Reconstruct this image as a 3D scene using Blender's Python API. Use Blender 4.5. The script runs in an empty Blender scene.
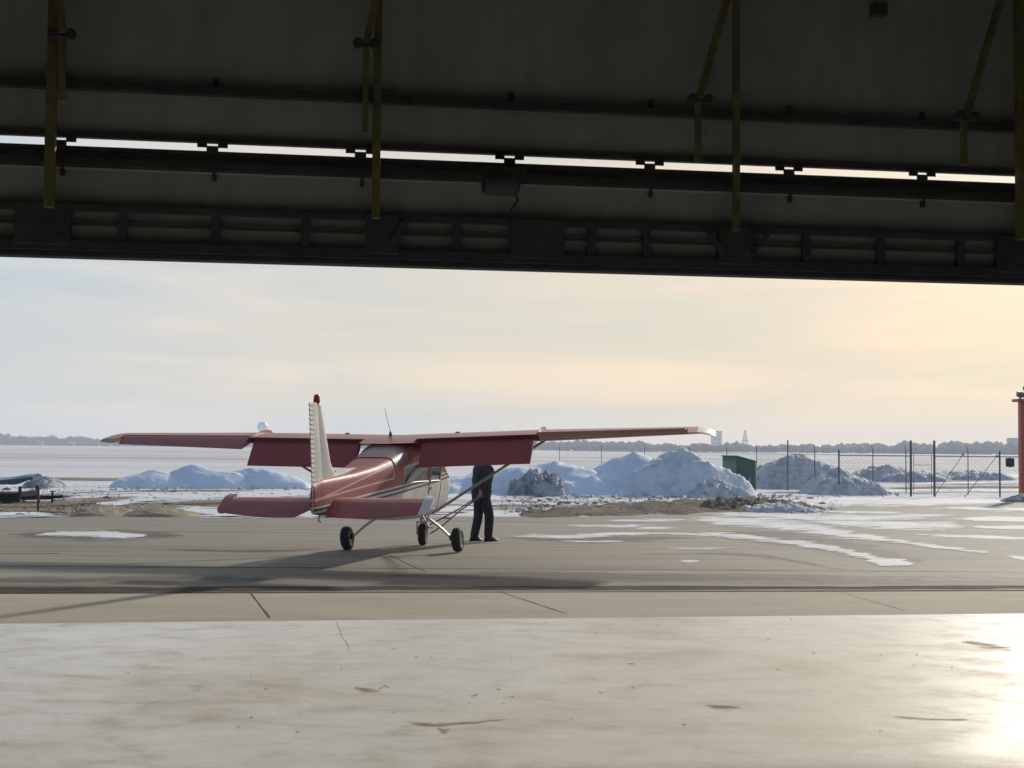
import bpy, bmesh, math, random
import numpy as np
from mathutils import Vector, Matrix, noise

random.seed(7)
C = bpy.context.scene.collection
sc = bpy.context.scene
R = math.radians
PI = math.pi

# ------------------------------------------------------------------ camera
F = 1363.2
EYE = 1.8
PITCH = R(2.67)
ROLL = R(0.5)
cam_d = bpy.data.cameras.new('camera')
cam = bpy.data.objects.new('camera', cam_d)
C.objects.link(cam)
cam_d.sensor_width = 36
cam_d.lens = F * 36 / 1024
cam_d.clip_start = 0.1
cam_d.clip_end = 20000
CM = Matrix.Translation((0, 0, EYE)) @ Matrix.Rotation(PI / 2 + PITCH, 4, 'X') @ Matrix.Rotation(ROLL, 4, 'Z')
cam.matrix_world = CM
sc.camera = cam
CR = CM.to_3x3()


def ray(px, py):
    return CR @ Vector(((px - 512) / F, -(py - 384) / F, -1))


def G(px, py, z=0.0):
    """ground point under a photo measurement"""
    d = ray(px, py)
    t = (z - EYE) / d.z
    return Vector((d.x * t, d.y * t, z))


def P(px, py, Y):
    d = ray(px, py)
    t = Y / d.y
    return Vector((d.x * t, Y, EYE + d.z * t))


# ------------------------------------------------------------------ mesh helpers
class MB:
    def __init__(self):
        self.v = []
        self.f = []
        self.m = []

    def add(self, vs, fs, m=0):
        o = len(self.v)
        self.v += [tuple(v) for v in vs]
        self.f += [tuple(i + o for i in f) for f in fs]
        self.m += [m] * len(fs)
        return self

    def box(self, c, s, rot=None, m=0):
        x, y, z = s[0] / 2, s[1] / 2, s[2] / 2
        vs = [Vector(q) for q in ((-x, -y, -z), (x, -y, -z), (x, y, -z), (-x, y, -z), (-x, -y, z), (x, -y, z), (x, y, z), (-x, y, z))]
        if rot is not None:
            vs = [rot @ q for q in vs]
        vs = [q + Vector(c) for q in vs]
        return self.add(vs, [(0, 3, 2, 1), (4, 5, 6, 7), (0, 1, 5, 4), (1, 2, 6, 5), (2, 3, 7, 6), (3, 0, 4, 7)], m)

    def bar(self, a, b, w, h, up=(0, 0, 1), w2=None, h2=None):
        a, b = Vector(a), Vector(b)
        d = (b - a).normalized()
        up = Vector(up)
        s = d.cross(up)
        if s.length < 1e-5:
            s = d.cross(Vector((1, 0, 0)))
        s.normalize()
        u = s.cross(d)
        w2 = w if w2 is None else w2
        h2 = h if h2 is None else h2
        vs = []
        for p, ww, hh in ((a, w, h), (b, w2, h2)):
            for i, j in ((-1, -1), (1, -1), (1, 1), (-1, 1)):
                vs.append(p + s * i * ww / 2 + u * j * hh / 2)
        return self.add(vs, [(0, 1, 2, 3), (7, 6, 5, 4), (0, 4, 5, 1), (1, 5, 6, 2), (2, 6, 7, 3), (3, 7, 4, 0)])

    def tube(self, pts, r, n=8, cap=True):
        pts = [Vector(p) for p in pts]
        rs = r if isinstance(r, (list, tuple)) else [r] * len(pts)
        vs = []
        prev = None
        for i, p in enumerate(pts):
            d = (pts[min(i + 1, len(pts) - 1)] - pts[max(i - 1, 0)]).normalized()
            if prev is None:
                s = d.cross(Vector((0, 0, 1)))
                if s.length < 1e-3:
                    s = d.cross(Vector((1, 0, 0)))
            else:
                s = prev - d * prev.dot(d)
            s.normalize()
            prev = s
            t = d.cross(s)
            for k in range(n):
                a = 2 * PI * k / n
                vs.append(p + (s * math.cos(a) + t * math.sin(a)) * rs[i])
        fs = []
        for i in range(len(pts) - 1):
            for k in range(n):
                k2 = (k + 1) % n
                fs.append((i * n + k, i * n + k2, (i + 1) * n + k2, (i + 1) * n + k))
        if cap:
            fs.append(tuple(range(n))[::-1])
            fs.append(tuple((len(pts) - 1) * n + k for k in range(n)))
        return self.add(vs, fs)

    def lathe(self, prof, c, axis=(0, 0, 1), n=24):
        """prof = [(radius, along)]"""
        ax = Vector(axis).normalized()
        s = ax.cross(Vector((0, 0, 1)))
        if s.length < 1e-3:
            s = Vector((1, 0, 0))
        s.normalize()
        t = ax.cross(s)
        vs = []
        for (r, a) in prof:
            for k in range(n):
                q = 2 * PI * k / n
                vs.append(Vector(c) + ax * a + (s * math.cos(q) + t * math.sin(q)) * max(r, 1e-4))
        fs = []
        for i in range(len(prof) - 1):
            for k in range(n):
                k2 = (k + 1) % n
                fs.append((i * n + k, i * n + k2, (i + 1) * n + k2, (i + 1) * n + k))
        return self.add(vs, fs)

    def loft(self, rings, closed=True, cap=True):
        n = len(rings[0])
        vs = [p for r in rings for p in r]
        fs = []
        for i in range(len(rings) - 1):
            for k in range(n if closed else n - 1):
                k2 = (k + 1) % n
                fs.append((i * n + k, i * n + k2, (i + 1) * n + k2, (i + 1) * n + k))
        if cap and closed:
            fs.append(tuple(range(n))[::-1])
            fs.append(tuple((len(rings) - 1) * n + k for k in range(n)))
        return self.add(vs, fs)

    def build(self, name, mat, parent=None, smooth=False, fix=True, bevel=0, angle=40):
        me = bpy.data.meshes.new(name)
        me.from_pydata([tuple(v) for v in self.v], [], self.f)
        mats = mat if isinstance(mat, (list, tuple)) else [mat]
        for m_ in mats:
            me.materials.append(m_)
        if len(mats) > 1:
            me.polygons.foreach_set('material_index', self.m)
        if fix:
            bm = bmesh.new()
            bm.from_mesh(me)
            bmesh.ops.recalc_face_normals(bm, faces=bm.faces)
            bm.to_mesh(me)
            bm.free()
        if smooth:
            me.polygons.foreach_set('use_smooth', [True] * len(me.polygons))
            try:
                me.set_sharp_from_angle(angle=R(angle))
            except Exception:
                pass
        me.update()
        o = bpy.data.objects.new(name, me)
        C.objects.link(o)
        if parent is not None:
            o.parent = parent
        if bevel:
            b = o.modifiers.new('bevel', 'BEVEL')
            b.width = bevel
            b.segments = 2
            b.limit_method = 'ANGLE'
        return o


def tag(o, label, cat, group=None, kind=None):
    o['label'] = label
    o['category'] = cat
    if group:
        o['group'] = group
    if kind:
        o['kind'] = kind
    return o


def struct(o, kind='structure', label=None, cat=None):
    o['kind'] = kind
    if label:
        o['label'] = label
        o['category'] = cat
    return o


def empty(name, loc, rz=0.0, rot=None):
    o = bpy.data.objects.new(name, None)
    o.empty_display_size = 0.3
    C.objects.link(o)
    o.location = loc
    o.rotation_euler = rot if rot else (0, 0, rz)
    return o


# ------------------------------------------------------------------ material helpers
class NT:
    def __init__(self, name):
        self.mat = bpy.data.materials.new(name)
        self.mat.use_nodes = True
        self.t = self.mat.node_tree
        self.b = self.t.nodes['Principled BSDF']
        self.out = self.t.nodes['Material Output']

    def n(self, typ, **kw):
        nd = self.t.nodes.new(typ)
        for k, v in kw.items():
            setattr(nd, k, v)
        return nd

    def l(self, a, b):
        self.t.links.new(a, b)

    def coord(self, which='Object', scale=(1, 1, 1), rot=(0, 0, 0)):
        tc = self.n('ShaderNodeTexCoord')
        mp = self.n('ShaderNodeMapping')
        mp.inputs['Scale'].default_value = scale
        mp.inputs['Rotation'].default_value = rot
        self.l(tc.outputs[which], mp.inputs['Vector'])
        return mp.outputs['Vector']

    def noise(self, vec, scale=5, detail=4, rough=0.55, dist=0.0):
        nd = self.n('ShaderNodeTexNoise')
        nd.inputs['Scale'].default_value = scale
        nd.inputs['Detail'].default_value = detail
        nd.inputs['Roughness'].default_value = rough
        nd.inputs['Distortion'].default_value = dist
        if vec is not None:
            self.l(vec, nd.inputs['Vector'])
        return nd.outputs['Fac']

    def ramp(self, fac, stops):
        nd = self.n('ShaderNodeValToRGB')
        cr = nd.color_ramp
        while len(cr.elements) < len(stops):
            cr.elements.new(0.5)
        for e, (p, c) in zip(cr.elements, stops):
            e.position = p
            e.color = (c[0], c[1], c[2], 1) if hasattr(c, '__len__') else (c, c, c, 1)
        self.l(fac, nd.inputs['Fac'])
        return nd.outputs['Color']

    def math(self, op, a, b=None, clamp=False):
        nd = self.n('ShaderNodeMath', operation=op)
        nd.use_clamp = clamp
        for i, x in enumerate((a, b)):
            if x is None:
                continue
            if isinstance(x, (int, float)):
                nd.inputs[i].default_value = x
            else:
                self.l(x, nd.inputs[i])
        return nd.outputs[0]

    def mix(self, fac, a, b, blend='MIX'):
        nd = self.n('ShaderNodeMix', data_type='RGBA', blend_type=blend)
        for s, x in ((nd.inputs[0], fac), (nd.inputs[6], a), (nd.inputs[7], b)):
            if isinstance(x, (int, float)):
                s.default_value = x
            elif isinstance(x, tuple):
                s.default_value = (x[0], x[1], x[2], 1)
            else:
                self.l(x, s)
        return nd.outputs[2]

    def bump(self, h, strength=0.3, dist=0.02):
        nd = self.n('ShaderNodeBump')
        nd.inputs['Strength'].default_value = strength
        nd.inputs['Distance'].default_value = dist
        self.l(h, nd.inputs['Height'])
        self.l(nd.outputs['Normal'], self.b.inputs['Normal'])

    def base(self, c):
        s = self.b.inputs['Base Color']
        if isinstance(c, tuple):
            s.default_value = (c[0], c[1], c[2], 1)
        else:
            self.l(c, s)

    def rough(self, r):
        s = self.b.inputs['Roughness']
        if isinstance(r, (int, float)):
            s.default_value = r
        else:
            self.l(r, s)


def paint(name, col, rough=0.45, metal=0.0, var=0.25, scale=6, bump=0.0, coat=0.0, spec=None):
    m = NT(name)
    v = m.coord('Object')
    f = m.noise(v, scale, 5, 0.6)
    d = tuple(c * (1 - var) for c in col)
    l = tuple(min(1, c * (1 + var)) for c in col)
    m.base(m.ramp(f, [(0.3, d), (0.7, l)]))
    m.rough(m.math('ADD', m.math('MULTIPLY', m.noise(v, scale * 2.3, 4), 0.25), rough - 0.12))
    m.b.inputs['Metallic'].default_value = metal
    if coat:
        m.b.inputs['Coat Weight'].default_value = coat
        m.b.inputs['Coat Roughness'].default_value = 0.08
    if spec is not None:
        m.b.inputs['Specular IOR Level'].default_value = spec
    if bump:
        m.bump(m.noise(v, scale * 6, 4), bump, 0.01)
    return m.mat


M = {}

# --- plane paint
RED = (0.31, 0.043, 0.038)
WHITE = (0.66, 0.65, 0.62)


def aircraft_red(name, rough=0.47):
    m = NT(name)
    v = m.coord('Object')
    f = m.noise(v, 3.0, 5, 0.6)
    m.base(m.ramp(f, [(0.25, tuple(c * 0.82 for c in RED)), (0.75, tuple(c * 1.15 for c in RED))]))
    m.rough(m.math('ADD', m.math('MULTIPLY', m.noise(v, 9, 4), 0.2), rough - 0.1))
    m.b.inputs['Coat Weight'].default_value = 0.35
    m.b.inputs['Coat Roughness'].default_value = 0.22
    m.bump(m.noise(v, 1.6, 2), 0.12, 0.02)
    return m.mat


M['red'] = aircraft_red('aircraft_red_paint')
M['white'] = paint('aircraft_white_paint', WHITE, 0.38, var=0.08, scale=3)
M['white_tip'] = paint('wing_tip_white_paint', (0.78, 0.77, 0.74), 0.25, var=0.05, scale=3)


def fuselage_mat():
    m = NT('fuselage_striped_paint')
    tc = m.n('ShaderNodeTexCoord')
    sp = m.n('ShaderNodeSeparateXYZ')
    m.l(tc.outputs['Object'], sp.inputs[0])
    y, z = sp.outputs[1], sp.outputs[2]
    zz = m.math('SUBTRACT', z, m.math('ADD', m.math('MULTIPLY', m.math('ADD', y, 3.0), 0.072), 0.985))
    dark = (0.035, 0.016, 0.02)
    nz = m.noise(tc.outputs['Object'], 4, 5)
    redv = m.ramp(nz, [(0.25, tuple(c * 0.85 for c in RED)), (0.75, tuple(c * 1.15 for c in RED))])
    whitev = m.ramp(nz, [(0.3, (0.58, 0.57, 0.55)), (0.7, (0.68, 0.67, 0.64))])
    sh = m.math('ADD', m.math('MULTIPLY', zz, 2.0), 0.5)

    def p(val):
        return val * 2 + 0.5
    rp = m.n('ShaderNodeValToRGB')
    cr = rp.color_ramp
    cr.interpolation = 'CONSTANT'
    stops = [(0, 0), (p(-0.02), .25), (p(0.012), 0), (p(0.05), .25), (p(0.085), 0), (p(0.115), .5)]
    while len(cr.elements) < len(stops):
        cr.elements.new(0.5)
    for e, (q, c) in zip(cr.elements, stops):
        e.position = q
        e.color = (c, c, c, 1)
    m.l(sh, rp.inputs['Fac'])
    code = rp.outputs['Color']
    c1 = m.mix(m.math('GREATER_THAN', code, 0.1), whitev, dark)
    c2 = m.mix(m.math('GREATER_THAN', code, 0.4), c1, redv)
    # pinstripe on the tail panel
    aft = m.math('LESS_THAN', y, -1.95)
    l1 = m.math('ABSOLUTE', m.math('SUBTRACT', z, m.math('ADD', m.math('MULTIPLY', m.math('ADD', y, 4.6), 0.085), 1.09)))
    l1 = m.math('MULTIPLY', m.math('LESS_THAN', l1, 0.014), aft)
    l2 = m.math('ABSOLUTE', m.math('SUBTRACT', z, m.math('ADD', m.math('MULTIPLY', m.math('ADD', y, 4.6), 0.165), 1.10)))
    l2 = m.math('MULTIPLY', m.math('LESS_THAN', l2, 0.012), aft)
    l3 = m.math('MULTIPLY', m.math('LESS_THAN', m.math('ABSOLUTE', m.math('ADD', y, 1.95)), 0.02),
                m.math('MULTIPLY', m.math('GREATER_THAN', z, 1.31), m.math('LESS_THAN', z, 1.54)))
    ln = m.math('MAXIMUM', m.math('MAXIMUM', l1, l2), l3)
    c3 = m.mix(ln, c2, (0.62, 0.42, 0.40))
    lap = m.math('LESS_THAN', m.math('FRACT', m.math('DIVIDE', m.math('ADD', y, 9.0), 0.62)), 0.012)
    c3 = m.mix(m.math('MULTIPLY', lap, 0.45), c3, (0.05, 0.02, 0.02))
    grime = m.ramp(m.noise(m.coord('Object', (1, 0.35, 2.0)), 2.2, 6, 0.7), [(0.5, 0.0), (0.8, 0.4)])
    c3 = m.mix(grime, c3, (0.13, 0.085, 0.07))
    m.base(c3)
    m.rough(m.math('ADD', m.math('MULTIPLY', m.noise(tc.outputs['Object'], 9, 4), 0.2), 0.46))
    m.b.inputs['Coat Weight'].default_value = 0.12
    m.b.inputs['Coat Roughness'].default_value = 0.5
    m.bump(m.noise(tc.outputs['Object'], 1.8, 2), 0.12, 0.02)
    return m.mat


M['fuselage'] = fuselage_mat()


def glass_mat():
    m = NT('cabin_glass')
    m.base((0.82, 0.86, 0.88))
    m.rough(0.05)
    m.b.inputs['Transmission Weight'].default_value = 0.0
    tr = m.n('ShaderNodeBsdfTransparent')
    tr.inputs[0].default_value = (0.86, 0.88, 0.9, 1)
    gl = m.n('ShaderNodeBsdfGlossy')
    gl.inputs['Roughness'].default_value = 0.04
    fr = m.n('ShaderNodeFresnel')
    fr.inputs[0].default_value = 1.5
    mx = m.n('ShaderNodeMixShader')
    m.l(m.math('ADD', m.math('MULTIPLY', fr.outputs[0], 0.9), 0.03), mx.inputs[0])
    m.l(tr.outputs[0], mx.inputs[1])
    m.l(gl.outputs[0], mx.inputs[2])
    m.l(mx.outputs[0], m.out.inputs['Surface'])
    return m.mat


M['glass'] = glass_mat()
M['rear_glass'] = paint('mauve_reflection_glass', (0.20, 0.115, 0.125), 0.5, var=0.15)  # opaque; the mauve reflected in the window is painted as its colour
M['tyre'] = paint('tyre_rubber', (0.016, 0.016, 0.017), 0.75, var=0.3, scale=20, bump=0.2)
M['metal'] = paint('bare_metal', (0.42, 0.42, 0.43), 0.35, 0.8, 0.1)
M['strut'] = paint('strut_grey_paint', (0.36, 0.37, 0.37), 0.4, var=0.1)
M['beacon'] = paint('beacon_red_lens', (0.35, 0.015, 0.02), 0.2, var=0.1)
M['seat'] = paint('seat_vinyl', (0.06, 0.05, 0.05), 0.7)
M['dark_metal'] = paint('dark_metal', (0.03, 0.032, 0.034), 0.55, 0.3)
M['towbar'] = paint('tow_bar_red', (0.26, 0.09, 0.085), 0.5, var=0.3)

# --- hangar
M['door_sheet'] = None


def sheet_mat(name, col, ribs=True):
    m = NT(name)
    v = m.coord('Object')
    f = m.noise(v, 0.7, 6, 0.65)
    g = m.noise(m.coord('Object', (1.2, 1.2, 0.25)), 3, 4, 0.6)
    f2 = m.math('ADD', m.math('MULTIPLY', f, 0.6), m.math('MULTIPLY', g, 0.4))
    m.base(m.ramp(f2, [(0.3, tuple(c * 0.72 for c in col)), (0.52, col), (0.75, tuple(c * 1.22 for c in col))]))
    m.rough(0.75)
    m.b.inputs['Specular IOR Level'].default_value = 0.25
    if ribs:
        sp = m.n('ShaderNodeSeparateXYZ')
        tc = m.n('ShaderNodeTexCoord')
        m.l(tc.outputs['Object'], sp.inputs[0])
        w = m.math('SINE', m.math('MULTIPLY', sp.outputs[0], 2 * PI / 0.3))
        m.bump(w, 0.25, 0.01)
    return m.mat


M['door_sheet'] = sheet_mat('door_insulation_sheet', (0.29, 0.31, 0.31), False)
M['hangar_sheet'] = sheet_mat('hangar_sheet_metal', (0.34, 0.335, 0.32))
M['girt'] = paint('black_steel_girt', (0.045, 0.046, 0.05), 0.7, var=0.3, spec=0.2)
M['truss'] = paint('dark_green_truss_paint', (0.045, 0.056, 0.06), 0.7, var=0.25, spec=0.2)
M['chord'] = paint('black_bottom_rail_paint', (0.05, 0.05, 0.06), 0.75, var=0.25, spec=0.2)
M['yellow'] = paint('faded_yellow_steel', (0.135, 0.125, 0.055), 0.6, var=0.35, scale=4, spec=0.2)


def floor_mat():
    m = NT('hangar_floor_concrete')
    iso = m.coord('Object', (0.75, 1.0, 1), (0, 0, R(-8)))
    big = m.noise(iso, 0.55, 6, 0.62, 0.5)
    mid = m.noise(iso, 2.6, 7, 0.68, 0.5)
    fine = m.noise(m.coord('Object', (1, 1, 1)), 30, 5, 0.7)
    scuff = m.noise(m.coord('Object', (0.25, 1.6, 1), (0, 0, R(-4))), 3.0, 6, 0.7, 0.4)
    a = m.ramp(big, [(0.32, (0.68, 0.63, 0.545)), (0.47, (0.82, 0.815, 0.775)), (0.66, (0.87, 0.88, 0.865))])
    b = m.ramp(mid, [(0.30, (0.70, 0.66, 0.59)), (0.48, (0.96, 0.955, 0.94)), (0.62, (1.0, 1.0, 1.0))])
    c = m.mix(0.9, a, b, 'MULTIPLY')
    c = m.mix(0.25, c, m.ramp(scuff, [(0.36, (0.66, 0.62, 0.56)), (0.5, (1, 1, 1))]), 'MULTIPLY')
    c = m.mix(0.6, c, m.ramp(fine, [(0.3, 0.80), (0.6, 1.0)]), 'MULTIPLY')
    st = m.noise(m.coord('Object', (0.6, 1.3, 1), (0, 0, R(6))), 1.15, 7, 0.72, 0.8)
    stm = m.ramp(st, [(0.57, 0.0), (0.72, 1.0)])
    c = m.mix(m.math('MULTIPLY', stm, 0.55), c, (0.40, 0.33, 0.23))
    sp = m.noise(m.coord('Object', (0.6, 1.3, 1)), 6.5, 3, 0.6)
    spm = m.ramp(sp, [(0.72, 0.0), (0.78, 1.0)])
    c = m.mix(m.math('MULTIPLY', spm, 0.6), c, (0.24, 0.19, 0.13))
    m.base(c)
    m.rough(m.ramp(mid, [(0.3, 0.46), (0.65, 0.24)]))
    m.b.inputs['Specular IOR Level'].default_value = 0.26
    h = m.math('ADD', m.math('MULTIPLY', mid, 0.7), m.math('MULTIPLY', fine, 0.35))
    m.bump(h, 0.2, 0.012)
    return m.mat


M['floor'] = floor_mat()


def apron_mat():
    m = NT('apron_concrete')
    v = m.coord('Object')
    a = m.noise(m.coord('Object', (0.5, 1.2, 1)), 0.9, 6, 0.65)
    b = m.noise(v, 22, 5, 0.7)
    c = m.ramp(a, [(0.3, (0.39, 0.345, 0.26)), (0.55, (0.46, 0.41, 0.315)), (0.8, (0.51, 0.46, 0.37))])
    m.base(m.mix(0.5, c, m.ramp(b, [(0.3, 0.78), (0.65, 1.0)]), 'MULTIPLY'))
    m.rough(0.85)
    m.b.inputs['Specular IOR Level'].default_value = 0.25
    m.bump(b, 0.25, 0.01)
    return m.mat


M['apron'] = apron_mat()


def asphalt_mat():
    m = NT('weathered_asphalt')
    a = m.noise(m.coord('Object', (0.14, 0.8, 1), (0, 0, R(-6))), 0.9, 6, 0.62, 0.3)
    b = m.noise(m.coord('Object', (0.05, 1.5, 1), (0, 0, R(-6))), 1.6, 5, 0.6, 0.25)
    f = m.noise(m.coord('Object'), 30, 4, 0.7)
    c = m.ramp(a, [(0.3, (0.235, 0.205, 0.160)), (0.52, (0.305, 0.268, 0.210)), (0.75, (0.35, 0.312, 0.25))])
    c = m.mix(0.8, c, m.ramp(b, [(0.34, 0.64), (0.5, 1.0), (0.7, 1.10)]), 'MULTIPLY')
    # darker, older band next to the concrete
    sp = m.n('ShaderNodeSeparateXYZ')
    tc = m.n('ShaderNodeTexCoord')
    m.l(tc.outputs['Object'], sp.inputs[0])
    dy = m.math('SUBTRACT', sp.outputs[1], m.math('MULTIPLY', sp.outputs[0], 0.1087))
    dy = m.math('ADD', dy, m.math('MULTIPLY', a, 2.2))
    edge = m.ramp(m.math('DIVIDE', m.math('SUBTRACT', dy, 17.0), 6.0), [(0.35, 0.72), (0.62, 1.0)])
    c = m.mix(1.0, c, edge, 'MULTIPLY')
    # a tan dust of road salt
    st = m.noise(m.coord('Object', (0.25, 0.6, 1)), 0.45, 5, 0.6)
    c = m.mix(m.ramp(st, [(0.5, 0.0), (0.7, 0.45)]), c, (0.30, 0.265, 0.205))
    m.base(m.mix(0.6, c, m.ramp(f, [(0.3, 0.72), (0.65, 1.0)]), 'MULTIPLY'))
    m.rough(0.8)
    m.b.inputs['Specular IOR Level'].default_value = 0.3
    m.bump(f, 0.3, 0.01)
    return m.mat


M['asphalt'] = asphalt_mat()
M['seal_shadow'] = paint('tar_and_shadow_dark', (0.035, 0.031, 0.028), 0.7, var=0.4, scale=3)  # real seams, puddles and the wing's painted shadow line
M['wet'] = paint('wet_dirt_strip', (0.055, 0.045, 0.034), 0.95, var=0.6, spec=0.1, scale=2.5)
M['crack'] = paint('joint_dirt', (0.07, 0.055, 0.04), 0.9, var=0.3)
M['mud'] = paint('dried_mud_flakes', (0.30, 0.23, 0.15), 0.9, var=0.3, scale=18, bump=0.2)


def snow_mat(name, a=(0.80, 0.80, 0.82), b=(0.62, 0.60, 0.58), thr=(0.3, 0.55), scale=1.2, bscale=3, bstr=0.35, dirt=None):
    m = NT(name)
    v = m.coord('Object')
    n1 = m.noise(v, scale, 6, 0.65)
    c = m.ramp(n1, [(thr[0], b), (thr[1], a)])
    if dirt:
        n2 = m.noise(v, scale * 2.7, 6, 0.7)
        c = m.mix(m.ramp(n2, [(dirt[0], 0.0), (dirt[1], 0.85)]), c, dirt[2])
    m.base(c)
    m.rough(0.75)
    m.b.inputs['Specular IOR Level'].default_value = 0.2
    h = m.math('ADD', m.noise(v, bscale, 6, 0.65), m.math('MULTIPLY', m.noise(v, bscale * 5, 3), 0.25))
    m.bump(h, bstr, 0.15)
    return m.mat


M['snow'] = snow_mat('packed_snow', bscale=4, bstr=0.25, scale=0.5)
M['pile_clean'] = snow_mat('clean_piled_snow', (0.74, 0.80, 0.88), (0.62, 0.68, 0.77), scale=0.7)  # blue of the shaded side is put into the white snow's colour
M['pile_dirty'] = snow_mat('dirty_piled_snow', (0.66, 0.66, 0.67), (0.44, 0.43, 0.43), scale=1.1, bscale=2.2, bstr=0.6, dirt=(0.5, 0.72, (0.20, 0.175, 0.15)))
M['pile_ridge'] = snow_mat('gritty_piled_snow', (0.72, 0.74, 0.78), (0.54, 0.55, 0.58), scale=1.0, bscale=2.4, bstr=0.5, dirt=(0.56, 0.80, (0.30, 0.28, 0.26)))
M['rubble_snow'] = snow_mat('dark_snow_rubble', (0.46, 0.47, 0.50), (0.16, 0.155, 0.16), (0.38, 0.6), scale=2.2, bscale=2.5, bstr=0.9)
M['thin_snow'] = snow_mat('thin_icy_snow', (0.64, 0.62, 0.58), (0.40, 0.365, 0.31), (0.36, 0.56), scale=0.9, bscale=6, bstr=0.15)


def fray(mat, lo=0.42, hi=0.52, sc_=(0.55, 1.5, 1), amt=0.9, top=1.0):
    t = mat.node_tree
    nn = t.nodes
    at = nn.new('ShaderNodeAttribute')
    at.attribute_name = 'edge'
    tc = nn.new('ShaderNodeTexCoord')
    mp = nn.new('ShaderNodeMapping')
    mp.inputs['Scale'].default_value = sc_
    t.links.new(tc.outputs['Object'], mp.inputs[0])
    nz = nn.new('ShaderNodeTexNoise')
    nz.inputs['Scale'].default_value = 1.5
    nz.inputs['Detail'].default_value = 7
    nz.inputs['Roughness'].default_value = 0.68
    t.links.new(mp.outputs[0], nz.inputs['Vector'])
    st = nn.new('ShaderNodeMapRange')
    st.inputs['From Min'].default_value = 0.30
    st.inputs['From Max'].default_value = 0.70
    t.links.new(nz.outputs['Fac'], st.inputs['Value'])
    m1 = nn.new('ShaderNodeMath')
    m1.operation = 'MULTIPLY_ADD'
    t.links.new(st.outputs[0], m1.inputs[0])
    m1.inputs[1].default_value = amt * 2
    m1.inputs[2].default_value = -amt + 0.08
    m2 = nn.new('ShaderNodeMath')
    m2.operation = 'ADD'
    t.links.new(at.outputs['Fac'], m2.inputs[0])
    t.links.new(m1.outputs[0], m2.inputs[1])
    mr = nn.new('ShaderNodeMapRange')
    mr.inputs['From Min'].default_value = lo
    mr.inputs['From Max'].default_value = hi
    mr.inputs['To Max'].default_value = top
    t.links.new(m2.outputs[0], mr.inputs['Value'])
    t.links.new(mr.outputs[0], nn['Principled BSDF'].inputs['Alpha'])
    return mat


M['patch_snow'] = fray(snow_mat('ragged_snow_patch', (0.78, 0.77, 0.76), (0.62, 0.60, 0.57), bscale=4, bstr=0.25, scale=0.5), 0.28, 0.40, amt=0.7)
M['patch_thin'] = fray(snow_mat('ragged_icy_patch', (0.76, 0.75, 0.72), (0.60, 0.575, 0.53), (0.36, 0.56), scale=0.9, bscale=6, bstr=0.15), 0.30, 0.52, amt=0.9)
M['field_snow'] = fray(snow_mat('ragged_snow_field', (0.80, 0.80, 0.81), (0.66, 0.64, 0.62), bscale=3, bstr=0.35, scale=0.5), 0.28, 0.40, (0.35, 1.2, 1), amt=0.9)


def ground_mat():
    m = NT('snowy_airfield_ground')
    v = m.coord('Object')
    sp = m.n('ShaderNodeSeparateXYZ')
    m.l(v, sp.inputs[0])
    y = sp.outputs[1]
    st = m.noise(m.coord('Object', (0.10, 0.55, 1), (0, 0, R(-6))), 0.35, 7, 0.64, 0.5)
    st2 = m.noise(m.coord('Object', (0.012, 0.07, 1), (0, 0, R(-4))), 0.6, 6, 0.62, 0.4)
    st3 = m.noise(m.coord('Object', (0.0016, 0.009, 1), (0, 0, R(3))), 0.9, 6, 0.6, 0.3)
    snow = m.ramp(m.noise(v, 0.4, 5), [(0.3, (0.66, 0.64, 0.63)), (0.7, (0.80, 0.79, 0.79))])
    dirt = m.ramp(m.noise(v, 1.3, 6, 0.7), [(0.3, (0.17, 0.135, 0.095)), (0.7, (0.30, 0.25, 0.185))])
    near = m.ramp(m.math('DIVIDE', m.math('SUBTRACT', y, 44.0), 26.0), [(0.0, 0.0), (1.0, 1.0)])
    thr = m.math('ADD', m.math('MULTIPLY', near, 0.20), 0.50)       # more bare dirt close to the apron
    dm = m.math('MULTIPLY', m.math('SUBTRACT', st, thr), 14, )
    dm = m.math('ADD', dm, 0.5, clamp=True)
    c = m.mix(dm, snow, dirt)
    far1 = m.ramp(m.math('DIVIDE', m.math('SUBTRACT', y, 80.0), 80.0), [(0, 0), (1, 1)])
    mid_c = m.ramp(st2, [(0.36, (0.74, 0.72, 0.72)), (0.52, (0.62, 0.59, 0.56)), (0.66, (0.42, 0.365, 0.30))])
    c = m.mix(far1, c, mid_c)
    far2 = m.ramp(m.math('DIVIDE', m.math('SUBTRACT', y, 350.0), 500.0), [(0, 0), (1, 1)])
    far_c = m.ramp(st3, [(0.38, (0.76, 0.75, 0.76)), (0.55, (0.64, 0.61, 0.59)), (0.7, (0.46, 0.42, 0.37))])
    c = m.mix(far2, c, far_c)
    m.base(c)
    m.rough(0.85)
    m.b.inputs['Specular IOR Level'].default_value = 0.15
    m.bump(m.noise(v, 2.5, 5), 0.35, 0.08)
    return m.mat


M['ground'] = ground_mat()


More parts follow.
